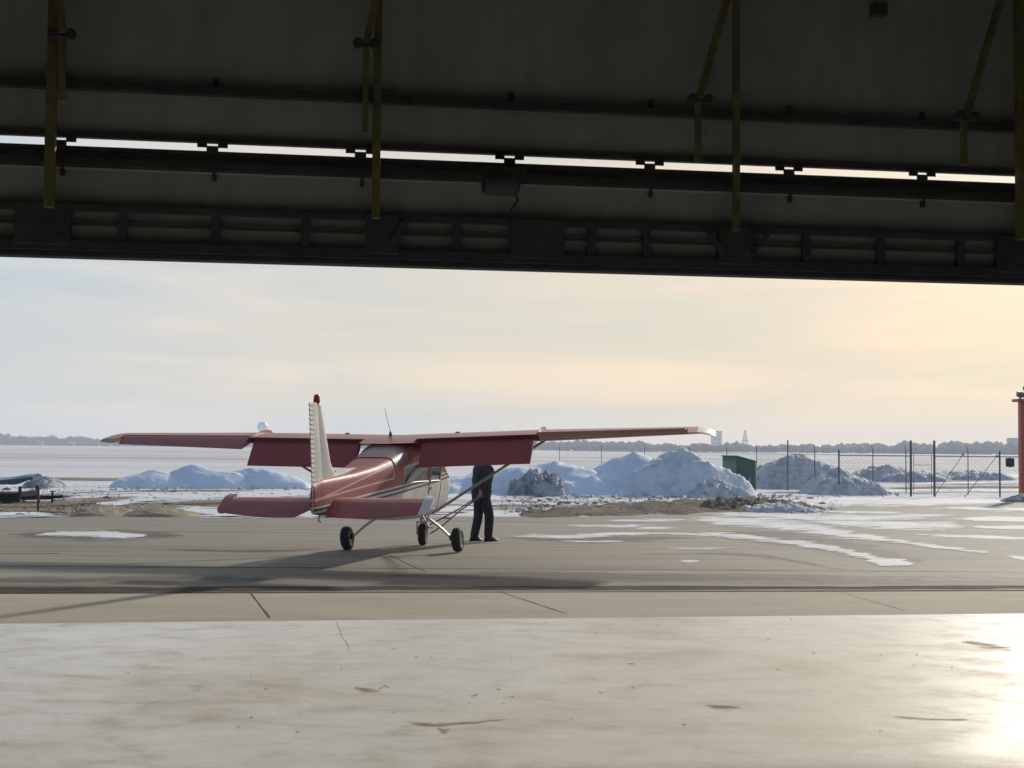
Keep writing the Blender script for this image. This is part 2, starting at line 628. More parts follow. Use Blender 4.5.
def gravel_mat():
    m = NT('brown_gravel_dirt')
    v = m.coord('Object')
    n1 = m.noise(m.coord('Object', (0.4, 1, 1)), 0.8, 6, 0.7)
    n2 = m.noise(v, 5, 6, 0.75)
    c = m.ramp(n1, [(0.3, (0.14, 0.11, 0.078)), (0.55, (0.24, 0.195, 0.14)), (0.72, (0.33, 0.28, 0.21))])
    c = m.mix(0.8, c, m.ramp(n2, [(0.3, 0.5), (0.62, 1.1)]), 'MULTIPLY')
    sn = m.noise(m.coord('Object', (0.3, 0.8, 1)), 0.9, 6, 0.7)
    c = m.mix(m.ramp(sn, [(0.60, 0.0), (0.66, 0.9)]), c, (0.62, 0.60, 0.57))
    m.base(c)
    m.rough(0.95)
    m.b.inputs['Specular IOR Level'].default_value = 0.1
    m.bump(n2, 0.9, 0.08)
    return m.mat


M['gravel'] = gravel_mat()
M['tan_dirt'] = paint('tan_frozen_dirt', (0.33, 0.275, 0.20), 0.95, var=0.3, scale=1.5, bump=0.4, spec=0.1)
M['green'] = paint('green_cabinet_paint', (0.030, 0.085, 0.058), 0.45, var=0.2, scale=3)
M['green_lit'] = paint('green_cabinet_lit_paint', (0.075, 0.15, 0.11), 0.45, var=0.2, scale=3)  # paler copy of the cabinet green: the lit end's brightness put into colour
M['post'] = paint('galvanised_post', (0.11, 0.115, 0.13), 0.55, 0.4, 0.2)
M['wire'] = paint('fence_wire', (0.16, 0.165, 0.18), 0.55, 0.4, 0.2)
M['sign_black'] = paint('black_sign_face', (0.012, 0.012, 0.016), 0.5)
M['mast_red'] = paint('orange_red_mast_paint', (0.42, 0.085, 0.045), 0.5, var=0.2)
M['mast_grey'] = paint('mast_fitting_grey', (0.13, 0.12, 0.13), 0.5, var=0.2)
M['black'] = paint('black_trailer_steel', (0.016, 0.014, 0.016), 0.85, spec=0.15)
M['rust'] = paint('rusty_post_steel', (0.075, 0.040, 0.026), 0.8, var=0.4)
M['tarp'] = paint('dark_blue_tarp', (0.022, 0.060, 0.085), 0.4, var=0.3, scale=2, bump=0.4)
M['tarp_light'] = paint('pale_blue_tarp', (0.20, 0.34, 0.42), 0.4, var=0.2, scale=2, bump=0.4)
M['dead_grass'] = paint('dead_grass_straw', (0.20, 0.16, 0.11), 0.9, var=0.4)
M['tree_bare'] = paint('winter_tree_twigs', (0.040, 0.045, 0.060), 0.95, var=0.4, scale=0.2)
M['tree_ever'] = paint('evergreen_needles', (0.025, 0.036, 0.030), 0.95, var=0.4, scale=0.2)
M['concrete_far'] = paint('pale_grey_cladding', (0.30, 0.31, 0.34), 0.7, var=0.1, scale=0.1)
M['far_white'] = paint('white_glint_paint', (0.85, 0.85, 0.84), 0.4, var=0.04, scale=0.1)
M['far_dark'] = paint('far_dark_cladding', (0.07, 0.08, 0.09), 0.7, var=0.2, scale=0.2)
M['skin'] = paint('skin', (0.42, 0.22, 0.16), 0.55, var=0.08, scale=12)
M['jacket'] = paint('navy_jacket_cloth', (0.020, 0.024, 0.038), 0.85, var=0.3, scale=14, bump=0.3)
M['jeans'] = paint('dark_jeans_cloth', (0.017, 0.019, 0.030), 0.85, var=0.35, scale=18, bump=0.3)
M['shoe'] = paint('black_shoe_leather', (0.010, 0.010, 0.011), 0.5, var=0.2)
M['hair'] = paint('dark_hair', (0.02, 0.015, 0.012), 0.6, var=0.3, scale=40)
M['eye'] = paint('eye_white', (0.7, 0.7, 0.68), 0.2, var=0.02)
M['glove'] = paint('reddish_work_glove', (0.30, 0.11, 0.085), 0.8, var=0.25, scale=25)

# ------------------------------------------------------------------ ground sheets
ZA = -0.030   # asphalt
ZP = -0.014   # apron strip
WALL_Y0, WALL_K = 14.47, 0.1494
U = Vector((1, WALL_K, 0)).normalized()
N = Vector((-U.y, U.x, 0))            # outward
WP = Vector((0, WALL_Y0, 0))


def W(s, out=0.0, z=0.0):
    """point in the hangar's wall frame: along, outward, up"""
    return WP + U * s + N * out + Vector((0, 0, z))


WR = Matrix((U, N, (0, 0, 1))).transposed()   # wall frame rotation


def rng_poly(pts, sub=6, jit=0.0, seed=0, closed=True):
    """Catmull-Rom closed outline with noisy edge"""
    out = []
    n = len(pts)
    for i in range(n):
        p0, p1, p2, p3 = pts[(i - 1) % n], pts[i], pts[(i + 1) % n], pts[(i + 2) % n]
        for k in range(sub):
            t = k / sub
            q = 0.5 * ((2 * p1) + (p2 - p0) * t + (2 * p0 - 5 * p1 + 4 * p2 - p3) * t * t + (3 * p1 - p0 - 3 * p2 + p3) * t ** 3)
            if jit:
                nv = noise.noise_vector(Vector((q.x * 0.9 + seed * 7.1, q.y * 0.9, seed)))
                nv2 = noise.noise_vector(Vector((q.x * 3.1 + seed * 7.1, q.y * 3.1, seed)))
                q = q + Vector((nv.x + 0.5 * nv2.x, (nv.y + 0.5 * nv2.y), 0)) * jit
            out.append(q)
    return out


def flat(name, pts, z, mat, thick=0.0):
    """flat sheet from an outline; thick > 0 gives it a rim going down"""
    bm = bmesh.new()
    vs = [bm.verts.new((p.x, p.y, z)) for p in pts]
    es = [bm.edges.new((vs[i], vs[(i + 1) % len(vs)])) for i in range(len(vs))]
    bmesh.ops.triangle_fill(bm, use_beauty=True, edges=es)
    for f in bm.faces:
        if f.normal.z < 0:
            f.normal_flip()
    if thick:
        lo = [bm.verts.new((p.x, p.y, z - thick)) for p in pts]
        for i in range(len(vs)):
            j = (i + 1) % len(vs)
            bm.faces.new((vs[j], vs[i], lo[i], lo[j]))
    me = bpy.data.meshes.new(name)
    bm.to_mesh(me)
    bm.free()
    me.materials.append(mat)
    o = bpy.data.objects.new(name, me)
    C.objects.link(o)
    return o


# ground: one big disc sheet
mb = MB()
rings = [0.0, 20, 60, 150, 400, 900, 1680]
vs = [(0, 0, -0.075)]
fs = []
nseg = 64
for r in rings[1:]:
    for k in range(nseg):
        a = 2 * PI * k / nseg
        vs.append((r * math.cos(a), r * math.sin(a), -0.075))
for k in range(nseg):
    fs.append((0, 1 + k, 1 + (k + 1) % nseg))
for i in range(len(rings) - 2):
    for k in range(nseg):
        a, b = 1 + i * nseg + k, 1 + i * nseg + (k + 1) % nseg
        fs.append((a, a + nseg, b + nseg, b))
mb.add(vs, fs)
struct(mb.build('ground', M['ground']))

# asphalt ramp
AS0 = Vector((-6.18, 16.5, 0))
AK = Vector((12.91, 1.4, 0)).normalized()
AN = Vector((-AK.y, AK.x, 0))


def AE(s, out=0.0):
    return AS0 + AK * (s + 6.18) + AN * out


far_edge = [(-80, 520), (0, 519.5), (60, 517.5), (130, 516.5), (200, 517), (260, 517.5), (310, 518), (370, 517.5), (440, 517), (520, 517.5), (600, 516), (660, 514.5), (720, 513), (765, 509), (790, 503), (830, 500), (880, 498.5), (940, 497.5), (1024, 497), (1120, 496)]
pts = [AE(-45, -0.02), AE(60, -0.02)] + [Vector((75, 56, 0))]
fe = [G(x, y, ZA) for x, y in far_edge][::-1]
fe2 = []
for i in range(len(fe) - 1):
    for k in range(8):
        q = fe[i].lerp(fe[i + 1], k / 8)
        nv = noise.noise_vector(Vector((q.x * 0.6, q.y * 0.6, 3.3)))
        fe2.append(q + Vector((nv.x * 0.5, nv.y * 0.9, 0)))
pts += fe2 + [Vector((-45, 34, 0))]
struct(flat('asphalt_apron', pts, ZA, M['asphalt'], 0.04))

# concrete strip outside the door
pts = [W(-40, 0.0), W(55, 0.0), AE(55, 0), AE(-40, 0)]
struct(flat('concrete_strip', pts, ZP, M['apron'], 0.05))
# hangar floor slab
HS0, HS1, HB = -13.0, 15.0, -24.0
pts = [W(HS0, HB), W(HS1, HB), W(HS1, -0.01), W(HS0, -0.01)]
floor = struct(flat('hangar_floor', pts, 0.0, M['floor'], 0.06))
floor['label'] = 'worn pale concrete floor inside the hangar doorway'

# joints, seams and a painted shadow line
mb = MB()


def groove(mb, a, b, w, z, wob=0.0, n=12, seed=1, taper=False):
    a, b = Vector((a[0], a[1], 0)), Vector((b[0], b[1], 0))
    d = (b - a).normalized()
    s = Vector((-d.y, d.x, 0))
    L, Rr = [], []
    for i in range(n + 1):
        t = i / n
        c = a.lerp(b, t)
        o = noise.noise(Vector((t * 5 + seed, seed * 3.7, 0))) * wob
        ww = w * (0.6 + 0.8 * abs(noise.noise(Vector((t * 9, seed, 4)))) * 1.4)
        if taper:
            ww *= max(0.1, math.sin(PI * min(1, max(0.02, t))) ** 0.6)
        L.append(c + s * (o + ww / 2) + Vector((0, 0, z)))
        Rr.append(c + s * (o - ww / 2) + Vector((0, 0, z)))
    mb.add(L + Rr, [(i, i + 1, n + 2 + i, n + 1 + i) for i in range(n)])


groove(mb, G(249, 591, ZP), G(270, 618, ZP), 0.026, ZP + 0.004, 0.004, seed=2)
groove(mb, G(497, 591, ZP), G(566, 613.5, ZP), 0.018, ZP + 0.004, 0.015, seed=3)
groove(mb, G(835, 590.5, ZP), G(905, 611, ZP), 0.012, ZP + 0.004, 0.04, seed=5)
struct(mb.build('concrete_joints', M['crack'], fix=False), 'stuff')
mb = MB()
groove(mb, W(-13, 0.03), W(15, 0.03), 0.035, ZP + 0.005, 0.01, 80, seed=9)
struct(mb.build('threshold_joint', M['crack'], fix=False), 'stuff')
mb = MB()
groove(mb, AE(-40, 0.10), AE(50, 0.14), 0.30, ZA + 0.004, 0.06, 220, seed=11)
struct(mb.build('wet_edge_strip', M['wet'], fix=False), 'stuff')
mb = MB()
groove(mb, G(536, 587.2, ZA), G(594, 587.0, ZA), 0.17, ZA + 0.009, 0.0, 16, seed=12, taper=True)
groove(mb, G(20, 589.5, ZA), G(75, 589.5, ZA), 0.12, ZA + 0.009, 0.0, 16, seed=13, taper=True)
struct(mb.build('puddle', M['seal_shadow'], fix=False), 'stuff')
mb = MB()
groove(mb, G(-150, 565.5, ZA), G(330, 568, ZA), 0.16, ZA + 0.004, 0.06, 60, seed=21)  # left wing's thin shadow, drawn in as a dark strip
groove(mb, G(330, 568, ZA), G(1200, 573, ZA), 0.06, ZA + 0.004, 0.07, 80, seed=22)
groove(mb, G(388, 554.5, ZA), G(425, 572, ZA), 0.03, ZA + 0.004, 0.05, 12, seed=23)
groove(mb, G(60, 553.5, ZA), G(-100, 554.5, ZA), 0.09, ZA + 0.004, 0.05, 20, seed=24)
struct(mb.build('seams_and_shadow_line', M['seal_shadow'], fix=False), 'stuff')
M_damp = None
# floor crack
mb = MB()
groove(mb, G(336, 622, 0), G(349, 651, 0), 0.004, 0.002, 0.03, 14, seed=31)
groove(mb, G(-40, 622.5, 0) , G(330, 619, 0), 0.014, 0.004, 0.02, 30, seed=33)
struct(mb.build('floor_cracks', M['crack'], fix=False), 'stuff')

# ragged mud flakes on the floor
mb = MB()


def flake_cluster(cx, cy, n, sx, sy, smin, smax, seed):
    rd = random.Random(seed)
    for _ in range(n):
        c = G(cx + rd.gauss(0, sx), cy + rd.gauss(0, sy), 0)
        r = rd.uniform(smin, smax)
        k = 9
        ph = rd.uniform(0, 6)
        el = rd.uniform(1.3, 3.4)
        vs = [c + Vector((math.cos(a) * r * el * rd.uniform(.6, 1.2), math.sin(a) * r * rd.uniform(.6, 1.2), 0.004)) for a in [2 * PI * i / k + ph * 0 for i in range(k)]]
        top = [v * 0.6 + c * 0.4 + Vector((0, 0, 0.004)) for v in vs]
        mb.add(vs + top, [(i, (i + 1) % k, k + (i + 1) % k, k + i) for i in range(k)] + [tuple(range(k, 2 * k))])


flake_cluster(560, 680, 22, 210, 45, .002, .008, 6)
flake_cluster(300, 700, 22, 190, 35, .002, .008, 7)
flake_cluster(700, 640, 18, 190, 20, .002, .009, 8)
struct(mb.build('mud_flakes', M['mud']), 'stuff')

# ------------------------------------------------------------------ snow patches on the asphalt
snow_mb = []


def streak(line, name, mat, z, seed, jit=0.10, label=None, thick=0.0):
    ZA = z
    """a ragged thin sheet: rows across the centre line, an 'edge' attribute that the material frays"""
    ctr = [G(x, y, ZA) for x, y, h in line]
    upr = [G(x, y - h * 1.5, ZA) for x, y, h in line]
    dnr = [G(x, y + h * 1.5, ZA) for x, y, h in line]
    n = len(line)
    nv = 8
    vs, fs, ed = [], [], []
    rows = 0

    def cr(P_, i, t):
        p0, p1, p2, p3 = P_[max(i - 1, 0)], P_[i], P_[i + 1], P_[min(i + 2, n - 1)]
        return 0.5 * ((2 * p1) + (p2 - p0) * t + (2 * p0 - 5 * p1 + 4 * p2 - p3) * t * t + (3 * p1 - p0 - 3 * p2 + p3) * t ** 3)
    for i in range(n - 1):
        for k in range(10 + (1 if i == n - 2 else 0)):
            t = k / 10
            a_, b_ = cr(upr, i, t), cr(dnr, i, t)
            g = (i + t) / (n - 1)
            for j in range(nv + 1):
                v = j / nv
                q = a_.lerp(b_, v)
                vs.append((q.x, q.y, z))
                ed.append((1 - abs(2 * v - 1)) * min(1, g * n * 1.2, (1 - g) * n * 1.2))
            rows += 1
    for r_ in range(rows - 1):
        for j in range(nv):
            p = r_ * (nv + 1) + j
            fs.append((p, p + nv + 1, p + nv + 2, p + 1))
    me = bpy.data.meshes.new(name)
    me.from_pydata(vs, [], fs)
    at = me.attributes.new('edge', 'FLOAT', 'POINT')
    at.data.foreach_set('value', ed)
    me.materials.append(mat)
    me.update()
    bm = bmesh.new()
    bm.from_mesh(me)
    for f in bm.faces:
        if f.normal.z < 0:
            f.normal_flip()
    bm.to_mesh(me)
    bm.free()
    o = bpy.data.objects.new(name, me)
    C.objects.link(o)
    return o


sn = []
sn.append(streak([(34, 534.5, .5), (60, 533.5, 2), (95, 534, 2.8), (130, 535, 2.3), (148, 535.6, .5)], 'snow_patch', M['patch_snow'], ZA + 0.004, 1, 0.12))
sn.append(streak([(514, 536, .5), (540, 536.5, 2), (575, 536.5, 1.8), (625, 533.5, 1.6), (690, 534, 1.2), (735, 536, .4)], 'snow_patch', M['patch_thin'], ZA + 0.005, 2, 0.25))
sn.append(streak([(560, 541, .3), (590, 541.5, .8), (625, 541, .4)], 'snow_patch', M['patch_thin'], ZA + 0.004, 3))
sn.append(streak([(690, 532, .5), (735, 536, 2.2), (790, 542, 2.5), (835, 549, 2.6), (868, 556.5, 2.6), (890, 560.5, 2)], 'snow_patch', M['patch_thin'], ZA + 0.006, 4, 0.18))
sn.append(streak([(864, 561, .5), (880, 561.5, 3.0), (900, 562.8, 3.1), (917, 563.6, .7)], 'snow_patch', M['patch_snow'], ZA + 0.008, 5, 0.08))
sn.append(streak([(680, 519, 1.5), (745, 522, 5.0), (800, 527, 5.2), (850, 535, 3.8), (885, 539.5, 2.0), (940, 547, 1.9), (990, 553, 1.2)], 'snow_patch', M['patch_thin'], ZA + 0.007, 6, 0.35))
sn.append(streak([(1002, 555, .5), (1024, 557.5, 1.8), (1070, 562, .8)], 'snow_patch', M['patch_snow'], ZA + 0.004, 7))
sn.append(streak([(770, 503, 1.5), (810, 501.5, 4.2), (870, 501.8, 4.4), (940, 501.5, 3.8), (1000, 500.5, 2.6), (1060, 500, 2)], 'snow_patch', M['patch_snow'], ZA + 0.0055, 8, 0.5))
sn.append(streak([(800, 510, .7), (850, 512, 1.2), (910, 512.5, .6)], 'snow_patch', M['patch_thin'], ZA + 0.004, 9, 0.4))
sn.append(streak([(800, 520, 1), (870, 524, 4.0), (930, 526, 4.2), (970, 526.5, 2.4)], 'snow_patch', M['patch_thin'], ZA + 0.004, 10, 0.4))
sn.append(streak([(950, 519, .6), (1000, 519, 2.4), (1080, 520, 1.5)], 'snow_patch', M['patch_snow'], ZA + 0.004, 11, 0.4))
sn.append(streak([(965, 526, .5), (1010, 527.5, 1.7), (1080, 528, 1)], 'snow_patch', M['patch_snow'], ZA + 0.005, 12, 0.3))
sn.append(streak([(600, 521, .5), (650, 520, 1.2), (700, 519.5, .6)], 'snow_patch', M['patch_thin'], ZA + 0.004, 13, 0.4))
sn.append(streak([(635, 528.5, .4), (655, 528, 1.2), (680, 528, .4)], 'snow_patch', M['patch_thin'], ZA + 0.004, 14, 0.2))
sn.append(streak([(680, 561, .3), (690, 561, .9), (700, 561, .3)], 'snow_patch', M['patch_snow'], ZA + 0.004, 15, 0.05))
sn.append(streak([(666, 548, .3), (700, 548.5, .6), (740, 547.5, .3)], 'snow_patch', M['patch_thin'], ZA + 0.004, 16, 0.15))
sn.append(streak([(700, 513.5, 1), (760, 515.5, 3.0), (830, 517.5, 3.4), (900, 517, 2.5), (970, 513.5, 1.2)], 'snow_patch', M['patch_thin'], ZA + 0.0045, 17, 0.4))
sn.append(streak([(560, 525, .3), (610, 526, 1.2), (665, 524.5, .6)], 'snow_patch', M['patch_thin'], ZA + 0.0045, 18, 0.4))
sn.append(streak([(900, 534, .4), (950, 536, 1.5), (1030, 538.5, 1.2), (1100, 540, .5)], 'snow_patch', M['patch_thin'], ZA + 0.0045, 19, 0.4))
sn.append(streak([(930, 508, .6), (980, 508.5, 1.8), (1040, 509, 1.8), (1100, 509, 1)], 'snow_patch', M['patch_thin'], ZA + 0.0048, 20, 0.4))
M['wet_edge'] = fray(paint('damp_gutter_dirt', (0.07, 0.055, 0.038), 0.9, var=0.5, scale=2.5, spec=0.1), 0.12, 0.45, (0.5, 2.2, 1), amt=0.5, top=0.92)
M['damp'] = fray(paint('damp_asphalt', (0.125, 0.105, 0.08), 0.7, var=0.2, scale=1.5), 0.2, 0.9, (0.35, 1.2, 1), amt=0.6, top=0.6)
sn.append(streak([(-90, 590.6, 2.6), (0, 590, 2.6), (140, 589.3, 2.2), (300, 588.4, 1.7), (460, 588.0, 1.4), (620, 587.7, 1.6), (800, 587.6, 1.2), (1024, 587, 1.3), (1120, 586.8, 1)], 'damp_gutter', M['wet_edge'], ZA + 0.003, 51))
for k_, ln in enumerate(([(0, 535, 1), (60, 535, 4), (140, 536, 4.5), (185, 536, 1)], [(500, 538, .5), (590, 539.5, 3), (700, 538, 2)], [(680, 532, 1), (780, 538, 6), (870, 553, 6), (930, 563, 2)],
                         [(-80, 581, 1), (60, 580, 3), (200, 579, 3), (330, 580, 1)], [(360, 576, 1), (520, 575, 3.5), (700, 578, 4), (900, 579, 3.5), (1050, 580, 2)], [(150, 549, .4), (250, 551, 1.6), (330, 549, .4)], [(600, 556, .4), (740, 554, 1.6), (860, 573, 1)])):
    sn.append(streak(ln, 'damp_patch', M['damp'], ZA + 0.0015 + 0.0001 * k_, 52 + k_))
for o in sn:
    struct(o, 'stuff')

# brown mud smears on the hangar floor
M['smear'] = fray(paint('brown_mud_smear', (0.30, 0.215, 0.125), 0.85, var=0.3, scale=9), 0.30, 1.15, (1.6, 6.5, 1), amt=0.75, top=0.7)
for i, ln in enumerate(([(350, 686, .5), (366, 690, 1.8), (384, 691, .6)], [(376, 692, .3), (384, 686, .9), (392, 688, .3)], [(398, 720, .6), (430, 724.5, 2.2), (465, 723, 1.0), (520, 718, .5)],
                        [(436, 727, .5), (444, 731, 2.0), (452, 728, .5)], [(704, 704, .5), (722, 707.5, 1.6), (745, 708, .6)], [(958, 640, .8), (985, 645, 2.2), (1020, 651, 1.0)],
                         [(880, 715, .4), (930, 719, 1.0), (980, 719, .4)])):
    ctr = [(x, y, h * 1.3) for x, y, h in ln]
    struct(streak(ctr, 'mud_smear', M['smear'], 0.0012 + 0.0002 * i, 60 + i), 'stuff')

# snow sheets on the ground beyond the asphalt
bk = []
bk.append(streak([(60, 497, 1), (110, 497.5, 4), (180, 496, 4.5), (250, 494, 4), (330, 493, 4), (400, 492, 3), (470, 497, 4), (540, 493, 4), (620, 493, 2.5), (690, 491, 1.5)], 'snow_field', M['field_snow'], -0.05, 31, 0.5))
bk.append(streak([(176, 507, 1), (200, 511.5, 4.0), (250, 513.5, 3.4), (300, 514.5, 2.2), (350, 513, 2), (440, 510, 3), (500, 504, 1.5)], 'snow_field', M['field_snow'], -0.040, 32, 0.3))
bk.append(streak([(-120, 512, 2), (-40, 514, 2.5), (20, 514, 2.2), (62, 515.5, .7)], 'snow_field', M['field_snow'], -0.040, 33, 0.3))
bk.append(streak([(-60, 495, 2.5), (20, 495, 3), (60, 490, 2.5), (105, 489, 2), (150, 491, 1)], 'snow_field', M['field_snow'], -0.045, 34, 0.5))
bk.append(streak([(96, 503, .5), (118, 503, 2.4), (136, 500.5, 2), (165, 499, 1)], 'snow_field', M['field_snow'], -0.043, 35, 0.3))
bk.append(streak([(740, 497, 1), (790, 493.5, 2), (830, 494, 1.5), (900, 491, 1.2), (1000, 490, 1.6), (1080, 490, 1)], 'snow_field', M['field_snow'], -0.045, 36, 0.6))
bk.append(streak([(900, 484, .6), (950, 483, 1.3), (1010, 482, 1.3), (1080, 482, .6)], 'snow_field', M['field_snow'], -0.047, 37, 0.8))
bk.append(streak([(985, 478, .8), (1010, 476, 2.0), (1060, 476, 1.4)], 'snow_field', M['field_snow'], -0.047, 38, 0.8))
M['dirt_band'] = fray(paint('brown_soil_band', (0.30, 0.24, 0.165), 0.95, var=0.35, scale=2, bump=0.4, spec=0.1), 0.3, 0.5, (0.3, 1.6, 1), amt=0.9, top=0.9)
for k_, ln in enumerate(([(-60, 477.5, .5), (40, 478.5, 1.2), (125, 479, .9), (180, 479, .3)], [(-40, 505, 1), (40, 504, 2.6), (100, 500, 2), (140, 496, .5)], [(-80, 509.5, .8), (0, 509, 1.2), (70, 511, 1)], [(120, 490, .2), (190, 490.5, .7), (260, 490.5, .3)],
                         [(170, 503, .5), (215, 501, 1.5), (290, 502, .8), (330, 500, .3)], [(880, 488, .3), (960, 487, 1.2), (1080, 487, .8)], [(760, 493, .3), (800, 492, .9), (840, 492.5, .3)])):
    bk.append(streak(ln, 'soil_band', M['dirt_band'], -0.036 + 0.0005 * k_, 80 + k_))
for o in bk:
    struct(o, 'stuff')


# ------------------------------------------------------------------ heaps
def heap(name, px0, px1, pbase, ppeak, ptop, depth, mat, seed, rough=0.22, fine=0.08, pw=1.0, nx=70, ny=34, backd=None, ridge=0.0):
    """one heap standing on the ground: spans px0..px1 in the photo, base row pbase, crest (ppeak, ptop)"""
    a, b = G(px0, pbase, -0.06), G(px1, pbase, -0.06)
    Yc = (a.y + b.y) / 2 + depth * 0.45
    c = G((px0 + px1) / 2, pbase, -0.06)
    scl = Yc / c.y
    ax, bx = a.x * scl, b.x * scl
    h = P(ppeak, ptop, Yc + depth * 0.1).z + 0.06
    pk = P(ppeak, ptop, Yc).x
    vs, fs = [], []
    cx, rx = (ax + bx) / 2, abs(bx - ax) / 2
    for j in range(ny + 1):
        v = -1 + 2 * j / ny
        for i in range(nx + 1):
            u = -1 + 2 * i / nx
            x = cx + u * rx
            y = Yc + v * depth * (0.5 if v < 0 else 0.62)
            up = (pk - cx) / rx
            uu = (u - up) / (1 - up) if u > up else (u - up) / (1 + up)
            wv = noise.noise(Vector((x * 0.8, y * 0.8, seed * 5.3))) * 0.28
            d = math.sqrt(uu * uu + (v + ridge * u) ** 2) + wv * min(1, abs(uu) + abs(v))
            q = max(0.0, 1 - d)
            z = h * (q ** pw) * 1.05
            k = min(1.0, q * 4)
            z += k * h * rough * (noise.fractal(Vector((x * 0.9, y * 0.9, seed)), 1.0, 2.0, 5))
            z += k * fine * noise.fractal(Vector((x * 4.1, y * 4.1, seed + 9)), 0.9, 2.0, 4)
            z = (z + 0.05) * min(1.0, (1 - abs(u)) * 7) * min(1.0, (1 - abs(v)) * 5) - 0.05
            z = max(z, -0.05)
            vs.append((x, y, z - 0.06))
    for j in range(ny):
        for i in range(nx):
            p = j * (nx + 1) + i
            fs.append((p, p + 1, p + nx + 2, p + nx + 1))
    mb = MB()
    c0 = Vector((cx, Yc, -0.06))
    mb.add([(q[0] - c0.x, q[1] - c0.y, q[2] - c0.z) for q in vs], fs)
    # rim skirt so that the heap is closed to the ground
    o = mb.build(name, mat, smooth=True, fix=False, angle=75)
    o.location = c0
    return o


g1 = 'ploughed snow heaps in the shade left of the aeroplane'
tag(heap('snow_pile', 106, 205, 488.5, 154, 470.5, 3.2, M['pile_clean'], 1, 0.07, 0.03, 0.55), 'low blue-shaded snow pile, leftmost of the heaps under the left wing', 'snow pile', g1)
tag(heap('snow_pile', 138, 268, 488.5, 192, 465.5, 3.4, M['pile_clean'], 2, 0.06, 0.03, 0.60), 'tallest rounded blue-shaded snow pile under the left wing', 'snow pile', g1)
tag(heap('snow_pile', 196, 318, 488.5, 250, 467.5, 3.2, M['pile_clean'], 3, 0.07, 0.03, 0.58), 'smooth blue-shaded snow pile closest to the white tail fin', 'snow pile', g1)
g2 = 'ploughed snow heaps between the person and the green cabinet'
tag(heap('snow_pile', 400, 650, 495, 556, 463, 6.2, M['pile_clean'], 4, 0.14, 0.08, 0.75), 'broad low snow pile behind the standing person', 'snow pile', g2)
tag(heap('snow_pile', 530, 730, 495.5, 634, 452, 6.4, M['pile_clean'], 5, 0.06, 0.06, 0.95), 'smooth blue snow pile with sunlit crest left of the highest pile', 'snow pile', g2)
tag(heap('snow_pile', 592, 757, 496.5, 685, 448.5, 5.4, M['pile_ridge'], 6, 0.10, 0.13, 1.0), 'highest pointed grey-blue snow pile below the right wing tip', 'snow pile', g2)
tag(heap('snow_pile', 684, 760, 497.5, 716, 478, 2.2, M['pile_dirty'], 7, 0.34, 0.22, 0.8), 'crumbly dirty snow heap at the foot of the green cabinet', 'snow pile', g2)
tag(heap('snow_pile', 506, 566, 496, 532, 468, 2.6, M['rubble_snow'], 8, 0.30, 0.20, 0.62), 'dark lumpy snow rubble heap just right of the person', 'snow pile', g2)
g3 = 'grey snow heaps by the chain-link fence'
tag(heap('snow_pile', 748, 852, 489, 795, 453.5, 5.5, M['pile_dirty'], 9, 0.10, 0.12, 0.62), 'large rounded grey snow pile right of the green cabinet', 'snow pile', g3)
tag(heap('snow_pile', 800, 884, 495.5, 838, 468, 3.6, M['pile_dirty'], 10, 0.09, 0.08, 0.8), 'smaller smooth snow pile in front of the rounded grey one', 'snow pile', g3)
tag(heap('snow_pile', 850, 948, 482, 884, 467, 5, M['pile_dirty'], 11, 0.26, 0.12, 0.5), 'low lumpy dirty snow ridge behind the fence gate', 'snow pile', g3)
tag(heap('snow_pile', 915, 1012, 480.5, 970, 470.5, 5, M['pile_dirty'], 12, 0.25, 0.10, 0.5), 'long low snow ridge behind the black square sign', 'snow pile', g3)
g4 = 'bare dirt mounds at the asphalt edge'
tag(heap('dirt_mound', 66, 132, 517, 100, 505, 2.6, M['tan_dirt'], 13, 0.12, 0.05, 0.7), 'tan dirt mound on the left edge of the asphalt', 'dirt mound', g4)
tag(heap('dirt_mound', 122, 200, 517.5, 160, 506.5, 2.4, M['tan_dirt'], 14, 0.06, 0.03, 0.65), 'smooth grey-brown mound beside the tan one', 'dirt mound', g4)
tag(heap('dirt_mound', 20, 66, 488, 46, 477, 2.4, M['rubble_snow'], 15, 0.25, 0.10, 0.6), 'grey lumpy snow-and-dirt mound behind the rusty post', 'dirt mound', g4)
tag(heap('dirt_mound', 700, 822, 512, 742, 499, 4.0, M['gravel'], 16, 0.35, 0.14, 0.55), 'brown gravel mound in front of the green cabinet', 'dirt mound', g4)
tag(heap('dirt_mound', 735, 835, 514, 770, 504, 2.2, M['pile_dirty'], 17, 0.35, 0.12, 0.6), 'dirty snow and gravel mound right of the brown gravel', 'dirt mound', g4)

# broken slabs ploughed up at the feet of the heaps
mb = MB()
rd = random.Random(21)
for _ in range(260):
    u_ = rd.random()
    px = rd.choice((rd.uniform(560, 760), rd.uniform(640, 760), rd.uniform(760, 900), rd.uniform(110, 310)))
    py = (488.5 if px < 400 else 496.5 if px < 790 else 494) + rd.gauss(0, 1.2)
    c = G(px, py, -0.05)
    sz = rd.uniform(.04, .15)
    mb.box((c.x, c.y, c.z + sz * 0.25), (sz * rd.uniform(.7, 1.6), sz * rd.uniform(.7, 1.4), sz * rd.uniform(.4, .9)),
           Matrix.Rotation(rd.uniform(0, 6), 3, 'Z') @ Matrix.Rotation(rd.uniform(-.6, .6), 3, 'X') @ Matrix.Rotation(rd.uniform(-.6, .6), 3, 'Y'))
struct(mb.build('snow_chunks', M['pile_dirty'], bevel=0.012), 'stuff')

